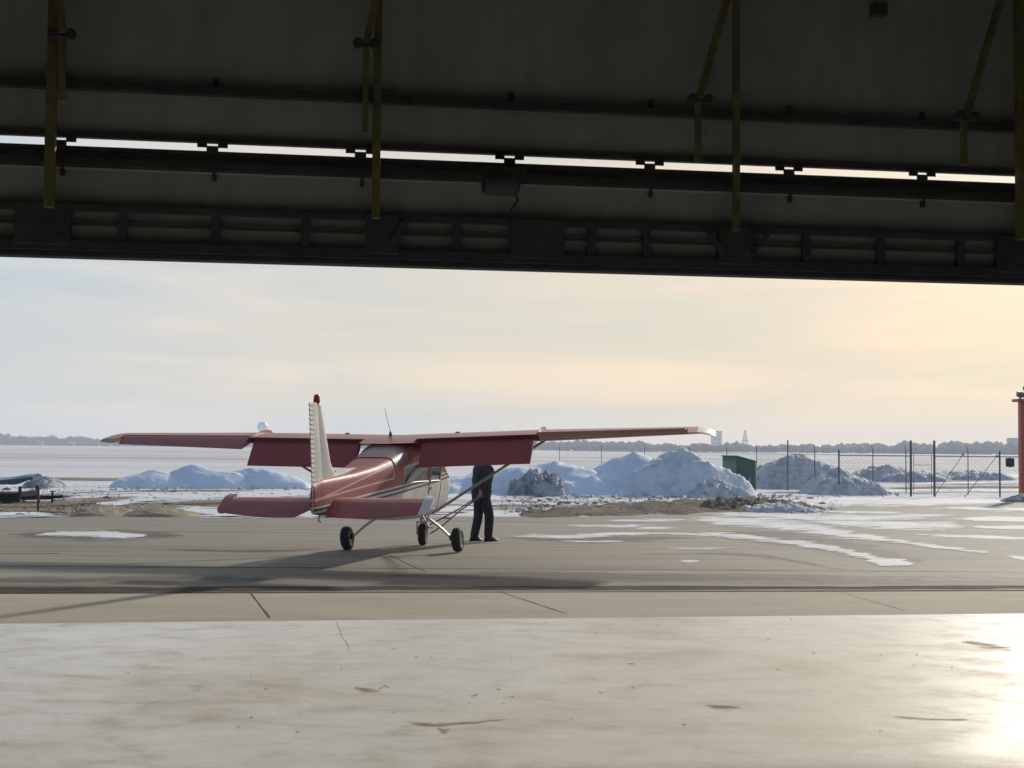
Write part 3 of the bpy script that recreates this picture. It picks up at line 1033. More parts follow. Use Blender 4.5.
# brown gravel verge in front of the snow piles: real relief
a = [(505, 511), (560, 506), (630, 500.5), (700, 497.5), (770, 498), (800, 503), (790, 511), (720, 513.5), (660, 515), (590, 516.5), (520, 517)]
cx0, cx1, cy0, cy1 = 0.3, 11.5, 33.5, 50.0
mb = MB()
nx, ny = 150, 90
vs, fs = [], []
poly = [G(x, y, 0) for x, y in a]


def inside(p):
    r = False
    j = len(poly) - 1
    dm = 1e9
    for i in range(len(poly)):
        a_, b_ = poly[i], poly[j]
        if (a_.y > p[1]) != (b_.y > p[1]) and p[0] < (b_.x - a_.x) * (p[1] - a_.y) / (b_.y - a_.y) + a_.x:
            r = not r
        ab = b_ - a_
        t = max(0, min(1, ((p[0] - a_.x) * ab.x + (p[1] - a_.y) * ab.y) / ab.length_squared))
        q = a_ + ab * t
        dm = min(dm, math.hypot(p[0] - q.x, p[1] - q.y))
        j = i
    return dm if r else -dm


for j in range(ny + 1):
    for i in range(nx + 1):
        x = cx0 + (cx1 - cx0) * i / nx
        y = cy0 + (cy1 - cy0) * j / ny
        d = inside((x, y)) + 0.5 * noise.noise(Vector((x * 0.9, y * 0.9, 5)))
        e = max(0, min(1, d / 0.8))
        z = -0.11 + e * (0.10 + 0.12 * (noise.fractal(Vector((x * 0.7, y * 0.5, 2)), 0.9, 2, 5)) + 0.03 * noise.fractal(Vector((x * 5, y * 5, 2)), 0.8, 2, 3))
        vs.append((x, y, z))
for j in range(ny):
    for i in range(nx):
        p = j * (nx + 1) + i
        fs.append((p, p + 1, p + nx + 2, p + nx + 1))
mb.add(vs, fs)
struct(mb.build('gravel_verge', M['gravel'], smooth=True, fix=False, angle=80), 'stuff')

# left verge of brown soil and broken snow
mb = MB()
rd = random.Random(5)


def clod(c, r, seed, k=7):
    vs, fs = [], []
    for j in range(4):
        th = j / 3 * PI / 2
        for i in range(k):
            a = 2 * PI * i / k
            rr = r * (1 + 0.45 * noise.noise(Vector((math.cos(a) * 1.3 + seed, math.sin(a) * 1.3, j * .7))))
            vs.append((c[0] + rr * math.cos(th) * math.cos(a) * 1.4, c[1] + rr * math.cos(th) * math.sin(a), c[2] + rr * math.sin(th) * 0.6 - 0.01))
    for j in range(3):
        for i in range(k):
            i2 = (i + 1) % k
            fs.append((j * k + i, j * k + i2, (j + 1) * k + i2, (j + 1) * k + i))
    return vs, fs


snow_cl, dirt_cl = MB(), MB()
for _ in range(900):
    if rd.random() < .5:
        p = G(rd.uniform(505, 840), rd.uniform(496, 515), -0.05)
    else:
        p = G(rd.uniform(-60, 330), rd.uniform(487, 517), -0.06)
    vs, fs = clod(p, rd.uniform(.02, .075) * (1 if rd.random() < .93 else 2.0), rd.uniform(0, 90))
    (snow_cl if rd.random() < .5 else dirt_cl).add(vs, fs)
struct(snow_cl.build('snow_clods', M['pile_dirty'], smooth=True, angle=60), 'stuff')
struct(dirt_cl.build('dirt_clods', M['gravel'], smooth=True, angle=60), 'stuff')

# ------------------------------------------------------------------ hangar
hangar = empty('hangar', W(0, 0, 0), math.atan2(U.y, U.x))
tag(hangar, 'dark hangar interior front with lifted door and bright daylight slot', 'hangar')
# local frame of hangar: x along wall, y outward, z up
ZB = 3.70        # underside of the lifted door
ZL0, ZL1 = 4.822, 4.938   # daylight slot
HT = 7.6


def S(px, out=0.0):
    k = (px - 512) / F
    # X = s*U.x + out*N.x ; Y = y0 + s*U.y + out*N.y ; X = k*Y
    return (k * (WALL_Y0 + out * N.y) - out * N.x) / (U.x - k * U.y)


def zpx(px, py, out=0.0):
    s = S(px, out)
    p = W(s, out)
    return P(px, py, p.y).z


# shell
mb = MB()
mb.box(((HS0 + HS1) / 2, HB - 0.1, HT / 2 + 0.2), (HS1 - HS0, 0.2, HT + 0.4))
mb.build('back_wall', M['hangar_sheet'], hangar)
mb = MB()
mb.box((HS0 - 0.1, HB / 2 + 0.1, HT / 2 + 0.2), (0.2, -HB + 0.4, HT + 0.4))
mb.build('side_wall', M['hangar_sheet'], hangar)
mb = MB()
mb.box((HS1 + 0.1, HB / 2 + 0.1, HT / 2 + 0.2), (0.2, -HB + 0.4, HT + 0.4))
mb.build('side_wall', M['hangar_sheet'], hangar)
mb = MB()
mb.box(((HS0 + HS1) / 2, HB / 2, HT + 0.55), (HS1 - HS0 + 0.8, -HB + 1.0, 0.3))
mb.build('roof', M['hangar_sheet'], hangar)
mb = MB()
D0, D1 = -10.2, 11.2
mb.box(((HS0 + D0) / 2 - 0.002, 0.10, HT / 2 + 0.198), (D0 - HS0, 0.16, HT + 0.396))
mb.build('front_wall', M['hangar_sheet'], hangar)
mb = MB()
mb.box(((HS1 + D1) / 2 + 0.002, 0.10, HT / 2 + 0.198), (HS1 - D1, 0.16, HT + 0.396))
mb.build('front_wall', M['hangar_sheet'], hangar)
for k in range(6):
    yy = -1.5 - k * 4.4
    MB().box(((HS0 + HS1) / 2, yy - 0.0, HT + 0.15), (HS1 - HS0, 0.15, 0.4)).build('roof_beam', M['girt'], hangar)

# lifted door: two insulated leaves with a slot of daylight between them
upper = MB().box(((D0 + D1) / 2, 0.06, (ZL1 + HT + 0.397) / 2), (D1 - D0 + 0.3, 0.08, HT + 0.397 - ZL1)).build('door_leaf', M['door_sheet'], hangar)
lower = MB().box(((D0 + D1) / 2, 0.06, (ZB + 0.08 + ZL0) / 2), (D1 - D0 + 0.3, 0.08, ZL0 - ZB - 0.08)).build('door_leaf', M['door_sheet'], hangar)

tabs_px = [-95, 55, 208, 357, 507, 648, 788, 922, 1060]
tab_s = [S(p) for p in tabs_px]
# upper girt
mb = MB()
mb.box(((D0 + D1) / 2, -0.035, 5.455), (D1 - D0, 0.10, 0.085))
for s in tab_s:
    mb.box((s + 0.02, -0.01, 5.54), (0.05, 0.05, 0.12))
mb.build('girt', M['girt'], upper, bevel=0.006)
# thin strips that frame the slot
mb = MB()
mb.box(((D0 + D1) / 2, -0.01, ZL1 + 0.012), (D1 - D0, 0.06, 0.045))
mb.build('slot_edge', M['girt'], upper)
mb = MB()
mb.box(((D0 + D1) / 2, -0.01, ZL0 - 0.012), (D1 - D0, 0.06, 0.045))
mb.build('slot_edge', M['girt'], lower)
# lower girt
mb = MB()
mb.box(((D0 + D1) / 2, -0.035, 4.665), (D1 - D0, 0.10, 0.080))
for s in tab_s:
    mb.box((s + 0.02, -0.01, 4.585), (0.045, 0.05, 0.12))
mb.build('girt', M['girt'], lower, bevel=0.006)
mb = MB()
mb.box(((D0 + D1) / 2, -0.02, 4.605), (D1 - D0, 0.03, 0.018))
mb.build('trim_strip', M['strut'], lower)
# hinges across the slot: two dark plates with a small knuckle between them
hg = None
for s in tab_s:
    mb = MB()
    mb.box((s - 0.105, -0.045, 4.905), (0.10, 0.022, 0.07))
    mb.box((s + 0.105, -0.045, 4.905), (0.10, 0.022, 0.07))
    mb.box((s, -0.045, 4.848), (0.12, 0.022, 0.055))
    mb.tube([(s - 0.15, -0.06, 4.874), (s + 0.15, -0.06, 4.874)], 0.010, 8)
    mb.build('hinge', M['girt'], lower)
# bottom truss frame on the lower leaf
mb = MB()
mb.box(((D0 + D1) / 2, -0.035, 4.20), (D1 - D0, 0.07, 0.075))
mb.box(((D0 + D1) / 2, -0.03, 4.035), (D1 - D0, 0.03, 0.032))
for px in (-40, 120, 213, 303, 455, 590, 645, 805, 880, 960):
    s = S(px)
    mb.box((s, -0.036, 4.03), (0.085, 0.066, 0.34))
mb.build('bottom_frame', M['truss'], lower, bevel=0.006)
mb = MB()
mb.box(((D0 + D1) / 2, -0.035, 3.81), (D1 - D0, 0.09, 0.11))
mb.box(((D0 + D1) / 2, 0.05, 3.724), (D1 - D0 + 0.3, 0.20, 0.055))
mb.build('bottom_rail', M['chord'], lower, bevel=0.008)
for px, w in ((40, 0.55), (380, 0.34), (535, 0.58), (733, 0.38), (1012, 0.40)):
    s = S(px)
    mb = MB()
    mb.box((s, -0.05, 4.02), (w, 0.11, 0.42))
    mb.build('gusset_plate', M['truss'], lower, bevel=0.01)
# diagonals by the gussets
for px, d in ((705, -1), (765, 1), (405, 1)):
    s = S(px)
    MB().bar((s, -0.11, 4.16), (s + d * -0.18, -0.11, 3.92), 0.05, 0.05).build('corner_brace', M['truss'], lower)
# yellow posts of the frame, standing just inside the leaves
post_px = [(45, 0.10, (38, 0)), (373, 0.080, (373, 0)), (735, 0.062, (735, 0)), (1021, 0.085, (1021, 0))]
for px, w, _ in post_px:
    s = S(px, -0.18)
    mb = MB()
    mb.box((s, -0.22, (4.16 + HT) / 2), (w, 0.10, HT - 4.16))
    mb.build('post', M['yellow'], hangar, bevel=0.006)
# hanger rods with their bolted brackets
for stub, z_top, z_bot, diag in ((55, 5.92, 5.22, (47, -12)), (361, 5.98, 5.02, (377, -10)), (697, 5.57, 4.86, (742, -22)), (965, 5.52, 4.95, (1020, -20))):
    s = S(stub, -0.30)
    mb = MB()
    mb.box((s, -0.32, (z_top + z_bot) / 2), (0.062, 0.06, z_top - z_bot))
    br = mb.build('hanger_rod', M['yellow'], hangar, bevel=0.005)
    mb = MB()
    s2 = S(diag[0], -0.30)
    zt = zpx(diag[0], diag[1], -0.30) + 0.6 * (6.3 - z_top)
    mb.bar((s, -0.385, z_top - 0.03), (s2, -0.385, zt), 0.075, 0.05, (0, 1, 0))
    mb.build('brace', M['yellow'], hangar)
    mb = MB()
    for dx in (-0.085, 0.085):
        mb.lathe([(0.0, -0.05), (0.05, -0.05), (0.05, 0.03), (0.025, 0.03), (0.025, 0.06), (0, 0.06)], (s + dx, -0.40, z_top - 0.04), (0, -1, 0), 10)
    mb.box((s, -0.37, z_top - 0.04), (0.24, 0.02, 0.05))
    mb.build('bolt', M['girt'], br)
# winch motor under the lower girt
s = S(500, -0.2)
mb = MB()
mb.box((s, -0.15, 4.70), (0.52, 0.14, 0.10))
mb.lathe([(0, -0.20), (0.12, -0.20), (0.14, -0.16), (0.14, 0.12), (0.10, 0.17), (0, 0.17)], (s, -0.24, 4.58), (1, 0.15, 0), 18)
mb.box((s - 0.02, -0.24, 4.66), (0.36, 0.20, 0.14))
mb.tube([(s + 0.12, -0.24, 4.53), (s + 0.17, -0.22, 4.40), (s + 0.10, -0.18, 4.30), (s + 0.14, -0.17, 4.22)], 0.016, 6)
mb.build('winch', M['girt'], lower, smooth=True, angle=35)
# junction box near the top
s = S(882, -0.1)
MB().box((s, -0.06, 6.72), (0.17, 0.12, 0.14)).build('junction_box', M['girt'], upper, bevel=0.01)
# ------------------------------------------------------------------ aeroplane
A_YAW = R(-10.4)
pm = G(402, 551.0, ZA)
plane = empty('airplane', (pm.x, pm.y, ZA), A_YAW)
tag(plane, 'small high-wing red and white aeroplane seen from behind, flaps lowered', 'airplane')
plane.rotation_euler = (R(0.0), R(-0.35), A_YAW)

FUS = [  # y, half width, z bottom, z top, exponent
    (-4.88, 0.035, 0.87, 1.30, 2.2), (-4.60, 0.08, 0.84, 1.345, 4.5), (-4.2, 0.125, 0.81, 1.375, 5.5), (-3.4, 0.205, 0.76, 1.43, 6.5), (-2.6, 0.295, 0.70, 1.52, 6.5),
    (-2.0, 0.375, 0.655, 1.625, 6.0), (-1.9, 0.385, 0.65, 1.645, 5.8), (-1.5, 0.422, 0.62, 1.745, 5.0), (-1.15, 0.452, 0.60, 1.835, 4.0), (-0.95, 0.468, 0.59, 1.88, 4.2),
    (-0.2, 0.525, 0.565, 1.90, 4.4), (0.5, 0.555, 0.56, 1.90, 4.4), (0.62, 0.555, 0.56, 1.885, 4.2), (0.9, 0.55, 0.565, 1.70, 3.8), (1.2, 0.54, 0.58, 1.46, 3.4), (1.4, 0.52, 0.60, 1.43, 3.2),
    (1.75, 0.43, 0.65, 1.39, 2.9), (1.95, 0.36, 0.70, 1.34, 2.6), (2.02, 0.26, 0.78, 1.26, 2.3)]
FY = [f[0] for f in FUS]


def fus(y):
    return [np.interp(y, FY, [f[k] for f in FUS]) for k in (1, 2, 3, 4)]


def fpt(y, phi, off=0.0):
    hw, zb, zt, n = fus(y)
    hh, zc = (zt - zb) / 2, (zt + zb) / 2
    c, s_ = math.cos(phi), math.sin(phi)
    r = 1.0 / ((abs(c) / hw) ** n + (abs(s_) / hh) ** n) ** (1 / n) + off
    fl = 0.13 * max(0.0, min(1.0, (y + 1.6) / 1.6))       # cabin and cowl sides lean outwards upwards
    return Vector((r * c * (1 + fl * r * s_ / hh), y, zc + r * s_))


WIN = {'rear_window': ((-1.9, -1.15), (40, 140)), 'windshield': ((0.62, 1.2), (25, 155)),
       'side_window': ((-0.1, 0.5), (0, 40)), 'side_window ': ((-0.1, 0.5), (140, 180)),
       'quarter_window': ((-1.5, -0.22), (0, 35)), 'quarter_window ': ((-1.5, -0.22), (145, 180))}
ys = sorted(set([round(v, 3) for v in FY] + [round(v, 3) for v in np.linspace(-4.88, 2.02, 60)] + [b for w_ in WIN.values() for b in w_[0]]))
ys = [y for i, y in enumerate(ys) if i == 0 or y - ys[i - 1] > 0.02 or any(abs(y - b) < 1e-6 for w_ in WIN.values() for b in w_[0])]
NP = 72
mb = MB()
vs = [fpt(y, 2 * PI * k / NP) for y in ys for k in range(NP)]
fs = []


def in_window(y0, y1, k):
    ym = (y0 + y1) / 2
    ph = (k + 0.5) * 360 / NP
    for (a_, b_), (p0, p1) in WIN.values():
        if a_ < ym < b_ and p0 < ph < p1:
            return True
    return False


for i in range(len(ys) - 1):
    for k in range(NP):
        if in_window(ys[i], ys[i + 1], k):
            continue
        k2 = (k + 1) % NP
        fs.append((i * NP + k, i * NP + k2, (i + 1) * NP + k2, (i + 1) * NP + k))
fs.append(tuple(range(NP))[::-1])
fs.append(tuple((len(ys) - 1) * NP + k for k in range(NP)))
mb.add(vs, fs)
fuselage = mb.build('fuselage', M['fuselage'], plane, smooth=True, fix=True, angle=50)


def fpatch(y0, y1, p0, p1, off, ny=10, np_=20):
    mb = MB()
    vs = [fpt(y0 + (y1 - y0) * i / ny, R(p0 + (p1 - p0) * k / np_), off) for i in range(ny + 1) for k in range(np_ + 1)]
    fs = [(i * (np_ + 1) + k, i * (np_ + 1) + k + 1, (i + 1) * (np_ + 1) + k + 1, (i + 1) * (np_ + 1) + k) for i in range(ny) for k in range(np_)]
    return mb.add(vs, fs)


for nm, ((a_, b_), (p0, p1)) in WIN.items():
    mt = M['rear_glass'] if nm.startswith('rear') else M['glass']
    fpatch(a_, b_, p0, p1, -0.004).build(nm.strip(), mt, fuselage, smooth=True, fix=True)
    # frame beads round the opening
    mb = MB()
    e = 8
    ring = [fpt(a_ + (b_ - a_) * i / e, R(p0), 0.003) for i in range(e)] + [fpt(b_, R(p0 + (p1 - p0) * i / 20), 0.003) for i in range(20)] + \
           [fpt(b_ - (b_ - a_) * i / e, R(p1), 0.003) for i in range(e)] + [fpt(a_, R(p1 - (p1 - p0) * i / 20), 0.003) for i in range(21)]
    mb.tube(ring, 0.011, 6)
    mb.build('window_frame', M['white'] if not nm.startswith('rear') else M['red'], fuselage)
# door lines and handle
for sx in (0, 1):
    def ph(p):
        return 180 - p if sx else p
    mb = MB()
    ring = [fpt(-0.15, R(ph(-44 + 42 * i / 12)), 0.002) for i in range(13)]
    ring2 = [fpt(-0.15 + 0.75 * i / 8, R(ph(-44)), 0.002) for i in range(9)]
    ring3 = [fpt(0.60, R(ph(-44 + 42 * i / 12)), 0.002) for i in range(13)]
    for r_ in (ring, ring2, ring3):
        mb.tube(r_, 0.006, 5)
    d = mb.build('door_seam', M['dark_metal'], fuselage)
    h = fpt(-0.02, R(ph(-12)), 0.02)
    MB().box(h, (0.025, 0.13, 0.03)).build('door_handle', M['metal'], fuselage, bevel=0.006)
# tail-cone bottom scoop, tie-down and step
mb = MB()
mb.tube([(0.0, -4.55, 0.86), (0.0, -4.62, 0.76), (0.0, -4.52, 0.74)], 0.012, 6)
mb.build('tie_down_ring', M['metal'], fuselage)
mb = MB()
mb.bar((0.47, -0.45, 0.66), (0.60, -0.45, 0.45), 0.03, 0.02)
mb.box((0.62, -0.45, 0.44), (0.12, 0.09, 0.02))
mb.build('step', M['strut'], fuselage)
# seats and instrument panel seen through the glass
for sx in (-0.22, 0.22):
    mb = MB()
    mb.box((sx, 0.0, 1.0), (0.38, 0.45, 0.14))
    mb.box((sx, -0.25, 1.26), (0.38, 0.10, 0.52), Matrix.Rotation(R(12), 3, 'X'))
    mb.build('cabin_seat', M['seat'], fuselage, bevel=0.04)
MB().box((0, 0.98, 1.22), (0.9, 0.08, 0.40)).build('instrument_panel', M['seat'], fuselage, bevel=0.02)
# cowl details + propeller
mb = MB()
mb.lathe([(0.0, 0.30), (0.05, 0.28), (0.10, 0.19), (0.13, 0.06), (0.135, -0.02), (0, -0.02)], (0, 2.04, 1.10), (0, 1, 0), 24)
prop = None
spin = mb
mb2 = MB()
for sg in (-1, 1):
    ringsp = []
    for i in range(12):
        t = i / 11
        r_ = 0.10 + 0.76 * t
        c = 0.12 * (0.55 + 0.75 * math.sin(PI * min(1, 0.2 + 0.72 * t)))
        tw = R(55 - 38 * t)
        th = 0.028 * (1 - 0.75 * t)
        ang = R(80)
        dirv = Vector((math.cos(ang), 0, math.sin(ang))) * sg
        sd = dirv.cross(Vector((0, 1, 0)))
        cv = sd * math.cos(tw) + Vector((0, 1, 0)) * math.sin(tw)
        nv = cv.cross(dirv)
        base_ = Vector((0, 2.10, 1.10)) + dirv * r_
        ringsp.append([base_ + cv * c * 0.5 * math.cos(2 * PI * k / 12) + nv * th * 0.5 * math.sin(2 * PI * k / 12) for k in range(12)])
    mb2.loft(ringsp)
prop = mb2.build('propeller', M['dark_metal'], plane, smooth=True)
spin.build('spinner', M['white'], prop, smooth=True)
for sx in (-1, 1):
    mb = MB()
    mb.lathe([(0.10, 0), (0.12, 0.01), (0.12, 0.03), (0.09, 0.02), (0.0, 0.0)], (sx * 0.24, 2.0, 1.20), (0, 1, 0), 16)
    mb.build('air_intake', M['dark_metal'], fuselage)

# ---- wings
HALF = 5.28
DIH = math.tan(R(0.9))


def chord(x):
    if x < 2.62:
        return 1.62
    return 1.62 - (1.62 - 1.12) * (x - 2.62) / (HALF - 2.62)


def le(x):
    c = chord(x)
    return 0.50 - (1.62 - c) * 0.28


def wing_z(x, sg=1):
    return 1.905 + (DIH + (0.022 if sg > 0 else 0.0)) * x


def naca(t, xx):
    yt = 5 * t * (0.2969 * math.sqrt(max(xx, 0)) - 0.126 * xx - 0.3516 * xx ** 2 + 0.2843 * xx ** 3 - 0.1036 * xx ** 4)
    m_, p_ = 0.02, 0.4
    yc = m_ / p_ ** 2 * (2 * p_ * xx - xx * xx) if xx < p_ else m_ / (1 - p_) ** 2 * ((1 - 2 * p_) + 2 * p_ * xx - xx * xx)
    return yc, yt


INC = R(1.5)


def wpt(x, sg, xx, side):
    """side +1 top, -1 bottom"""
    c = chord(x)
    tk = 0.125 if x < 2.62 else 0.125 - 0.015 * (x - 2.62) / 2.5
    yc, yt = naca(tk, xx)
    zz = (yc + side * yt) * c
    yy = -xx * c
    # leading-edge cuff droop and incidence
    if xx < 0.12:
        zz -= 0.012 * c * (1 - xx / 0.12) ** 2
    yr = (yy + 0.3 * c) * math.cos(INC) - zz * math.sin(INC) * 0
    zr = zz + (yy + 0.3 * c) * math.sin(INC)
    return Vector((sg * x, le(x) - 0.3 * c + yr, wing_z(x, sg) + zr))


XI = [0, .005, .02, .05, .1, .17, .25, .34, .44, .54, .63, .70]


def wing_ring(x, sg, xs):
    top = [wpt(x, sg, q, 1) for q in xs]
    bot = [wpt(x, sg, q, -1) for q in xs[1:]]
    return bot[::-1] + top


def control(name, sg, x0, x1, ang, parent, mat, drop=0.0, aft=0.0, ext=1.0, n=2, corr=0.0):
    rings = []
    N_ = n
    for i in range(N_ + 1):
        x = x0 + (x1 - x0) * i / N_
        c = chord(x)
        hy = wpt(x, sg, 0.715, 1)
        hb = wpt(x, sg, 0.715, -1)
        hz = (hy + hb) / 2
        th = (hy.z - hb.z)
        prof = []
        L = 0.285 * c * ext
        wob = corr * (1 if i % 2 else -1)
        up = [(0.0, 0.0), (0.015, 0.30), (0.05, 0.46), (0.12, 0.5), (0.4, 0.36), (0.7, 0.2), (1.0, 0.03)]
        for (t, h_) in up:
            prof.append((-t * L, h_ * th * 0.96 + (wob if 0.1 < t else 0)))
        for (t, h_) in up[::-1][:-1]:
            prof.append((-t * L, -h_ * th * 0.96 + (wob if 0.1 < t else 0)))
        rr = []
        ca, sa = math.cos(ang), math.sin(ang)
        for (yy, zz) in prof:
            zz2 = zz + yy * 0.03
            rr.append(Vector((sg * x, hz.y - aft + yy * ca - zz2 * sa * -1 * -1, hz.z - drop + zz2 * ca + yy * sa)))
        rings.append(rr)
    return MB().loft(rings).build(name, mat, parent, smooth=True, angle=35)


for sg in (1, -1):
    mb = MB()
    full = XI + [.78, .86, .93, 1.0]
    mb.loft([wing_ring(x, sg, full) for x in (0.0, 0.20, 0.46)])
    xs_ = [0.46, 0.9, 1.4, 1.9, 2.4, 2.62, 3.0, 3.5, 4.0, 4.5, 5.02]
    mb.loft([wing_ring(x, sg, XI) for x in xs_])
    mb.loft([wing_ring(x, sg, full) for x in (5.02, HALF - 0.1)])
    wing = mb.build('wing', M['red'], plane, smooth=True, angle=35)
    # upper skin lip that overhangs the flap
    mb = MB()
    up = []
    for x in (0.46, 1.5, 2.55):
        a0, a1 = wpt(x, sg, 0.695, 1), wpt(x, sg, 0.80, 1)
        up.append([a0 + Vector((0, 0, 0.001)), a1 + Vector((0, 0, 0.002)), a1 + Vector((0, 0, -0.004)), a0 + Vector((0, 0, -0.006))])
    mb.loft(up)
    mb.build('upper_skin', M['red'], wing, smooth=True)
    # drooped tip: right white, left greyed to paint in its backlit shade
    mb = MB()
    rr = []
    for t, sc_, dz in ((0.0, 1.0, 0), (0.05, 0.99, -0.002), (0.12, 0.95, -0.012), (0.19, 0.86, -0.03), (0.25, 0.72, -0.055), (0.285, 0.52, -0.075), (0.295, 0.28, -0.085)):
        x = HALF - 0.1
        base_ = wing_ring(x, sg, full)
        cen = sum(base_, Vector()) / len(base_)
        rr.append([Vector((sg * (x + t), cen.y + (p.y - cen.y) * sc_ - 0.02 * t, cen.z + (p.z - cen.z) * (0.35 + 0.65 * sc_) + dz)) for p in base_])
    mb.loft(rr)
    mb.build('wing_tip', M['white_tip'] if sg > 0 else M['strut'], wing, smooth=True, angle=60)
    control('flap', sg, 0.56, 2.46, R(44), wing, M['red'], 0.055, 0.05, 1.20, 6)
    control('aileron', sg, 2.57, 5.00, R(-9) if sg > 0 else R(20), wing, M['red'], 0.0, 0.0, 1.0, 60, 0.004)
    # stall fence on the upper skin at the flap / aileron joint
    mb = MB()
    fn = [wpt(2.515, sg, q, 1) for q in (0.72, 0.6, 0.45, 0.3, 0.18, 0.1)]
    for s_ in (-0.004, 0.004):
        pass
    tops = [p + Vector((0, 0, h_)) for p, h_ in zip(fn, (0.008, 0.03, 0.045, 0.055, 0.05, 0.012))]
    vsf = [p + Vector((-0.005, 0, -0.01)) for p in fn] + [p + Vector((-0.005, 0, 0)) for p in tops] + [p + Vector((0.005, 0, -0.01)) for p in fn] + [p + Vector((0.005, 0, 0)) for p in tops]
    n_ = len(fn)
    fsf = []
    for i in range(n_ - 1):
        fsf += [(i, i + 1, n_ + i + 1, n_ + i), (2 * n_ + i, 3 * n_ + i, 3 * n_ + i + 1, 2 * n_ + i + 1), (n_ + i, n_ + i + 1, 3 * n_ + i + 1, 3 * n_ + i)]
    fsf += [(0, n_, 3 * n_, 2 * n_), (n_ - 1, 3 * n_ - 1, 4 * n_ - 1, 2 * n_ - 1)]
    mb.add(vsf, fsf)
    mb.build('stall_fence', M['red'], wing)
    # fuel cap, flap hinges
    fc = wpt(1.0, sg, 0.33, 1)
    MB().lathe([(0.0, 0.022), (0.04, 0.018), (0.05, -0.02)], fc, (0, 0, 1), 14).build('fuel_cap', M['red'], wing, smooth=True)
    for x in (0.62, 1.55, 2.40):
        q = wpt(x, sg, 0.70, -1)
        MB().bar(q + Vector((0, 0.05, 0.01)), q + Vector((0, -0.13, -0.10)), 0.02, 0.07).build('flap_track', M['strut'], wing)
    mb = MB()
    tq = wpt(4.95, sg, 0.12, 1)
    # lift strut
    s0 = Vector((sg * 0.50, 0.22, 0.66))
    s1 = wpt(2.55, sg, 0.32, -1) + Vector((0, 0, 0.02))
    dv = (s1 - s0).normalized()
    cv = (Vector((0, 1, 0)) - dv * dv.y).normalized()
    nv = dv.cross(cv)
    rr = []
    for t in np.linspace(0, 1, 5):
        p = s0.lerp(s1, t)
        rr.append([p + cv * 0.062 * math.cos(2 * PI * k / 16) + nv * 0.024 * math.sin(2 * PI * k / 16) for k in range(16)])
    MB().loft(rr).build('wing_strut', M['strut'], plane, smooth=True, angle=60)

# whip antenna on the cabin roof
mb = MB()
mb.lathe([(0.0, 0.06), (0.014, 0.06), (0.03, 0.0), (0.03, -0.02)], (-0.1, -0.45, 2.03), (0, 0, 1), 10)
mb.tube([(-0.1, -0.45, 2.08), (-0.125, -0.53, 2.25), (-0.155, -0.64, 2.50)], [0.006, 0.005, 0.004], 6)
mb.build('antenna', M['dark_metal'], plane)

# ---- tail
HZ = 1.03


def stab_le(x):
    return -3.62 - 0.20 * x / 1.5


for sg in (1, -1):
    rr = []
    xs_ = [0.06, 0.4, 0.8, 1.2, 1.40, 1.44]
    for x in xs_:
        l_, h_ = stab_le(x), -4.22
        if x > 1.46:
            l_ -= 0.08
        c = l_ - h_
        tk = 0.040 if x < 1.45 else 0.022
        prof = []
        for t, q in ((0, 0), (.04, .55), (.15, .9), (.4, 1.0), (.75, .85), (1.0, .7)):
            prof.append((l_ - t * c, q * tk))
        full_ = [(y, z) for y, z in prof] + [(y, -z) for y, z in prof[::-1][:-1]]
        rr.append([Vector((sg * x, y, HZ + z)) for y, z in full_])
    stab = MB().loft(rr).build('stabilizer', M['red'], plane, smooth=True, angle=40)
    # elevator (drooping)
    dr = R(26)
    rr = []
    st = ([(0.10, 0.16), (0.20, 0.30)] if sg < 0 else [(0.06, 0.36), (0.16, 0.46)]) + [(0.34, 0.49), (0.6, 0.50), (1.0, 0.47), (1.36, 0.40), (1.44, 0.38)]
    for x, c in st:
        prof = [(0.03, 0.0), (0.022, .018), (0.0, .030), (-0.1, 0.030), (-0.3 * c / 0.5, 0.020), (-c, 0.004)]
        full_ = prof + [(y, -z) for y, z in prof[::-1][:-1]]
        rr.append([Vector((sg * x, -4.235 + y * math.cos(dr) - z * math.sin(dr) * -1 * -1, HZ - 0.004 + y * math.sin(dr) + z * math.cos(dr))) for y, z in full_])
    elev = MB().loft(rr).build('elevator', M['red'], stab, smooth=True, angle=40)
    # balance horn and pale tip
    rr = []
    for x, k in ((1.445, 1.0), (1.53, 0.95), (1.585, 0.7)):
        prof = [(0.20 * k, 0.0), (0.17 * k, .020), (0.0, .030), (-0.40 * k, 0.006)]
        full_ = prof + [(y, -z) for y, z in prof[::-1][:-1]]
        rr.append([Vector((sg * x, -4.235 + y * math.cos(dr) - z * math.sin(dr), HZ - 0.004 + y * math.sin(dr) + z * math.cos(dr))) for y, z in full_])
    MB().loft(rr).build('balance_horn', M['red'] if sg < 0 else M['white'], elev, smooth=True, angle=40)


def sym(le_y, te_y, tk, n_=8, cut=1.0):
    out = []
    for t, q in ((0, 0), (.02, .4), (.08, .75), (.25, 1.0), (.5, .9), (.8, .55), (1.0, .25)):
        out.append((le_y - t * (le_y - te_y), q * tk))
    return out + [(y, -x) for y, x in out[::-1][:-1]]


rr = []
for z, a_, b_, tk in ((1.30, -3.55, -4.48, 0.05), (1.40, -3.80, -4.50, 0.046), (1.48, -4.02, -4.52, 0.043), (1.60, -4.15, -4.56, 0.041), (1.80, -4.26, -4.61, 0.040), (2.10, -4.42, -4.71, 0.036), (2.40, -4.58, -4.80, 0.03)):
    rr.append([Vector((x, y, z)) for y, x in sym(a_, b_, tk)])
fin = MB().loft(rr).build('fin', M['white'], plane, smooth=True, angle=40)
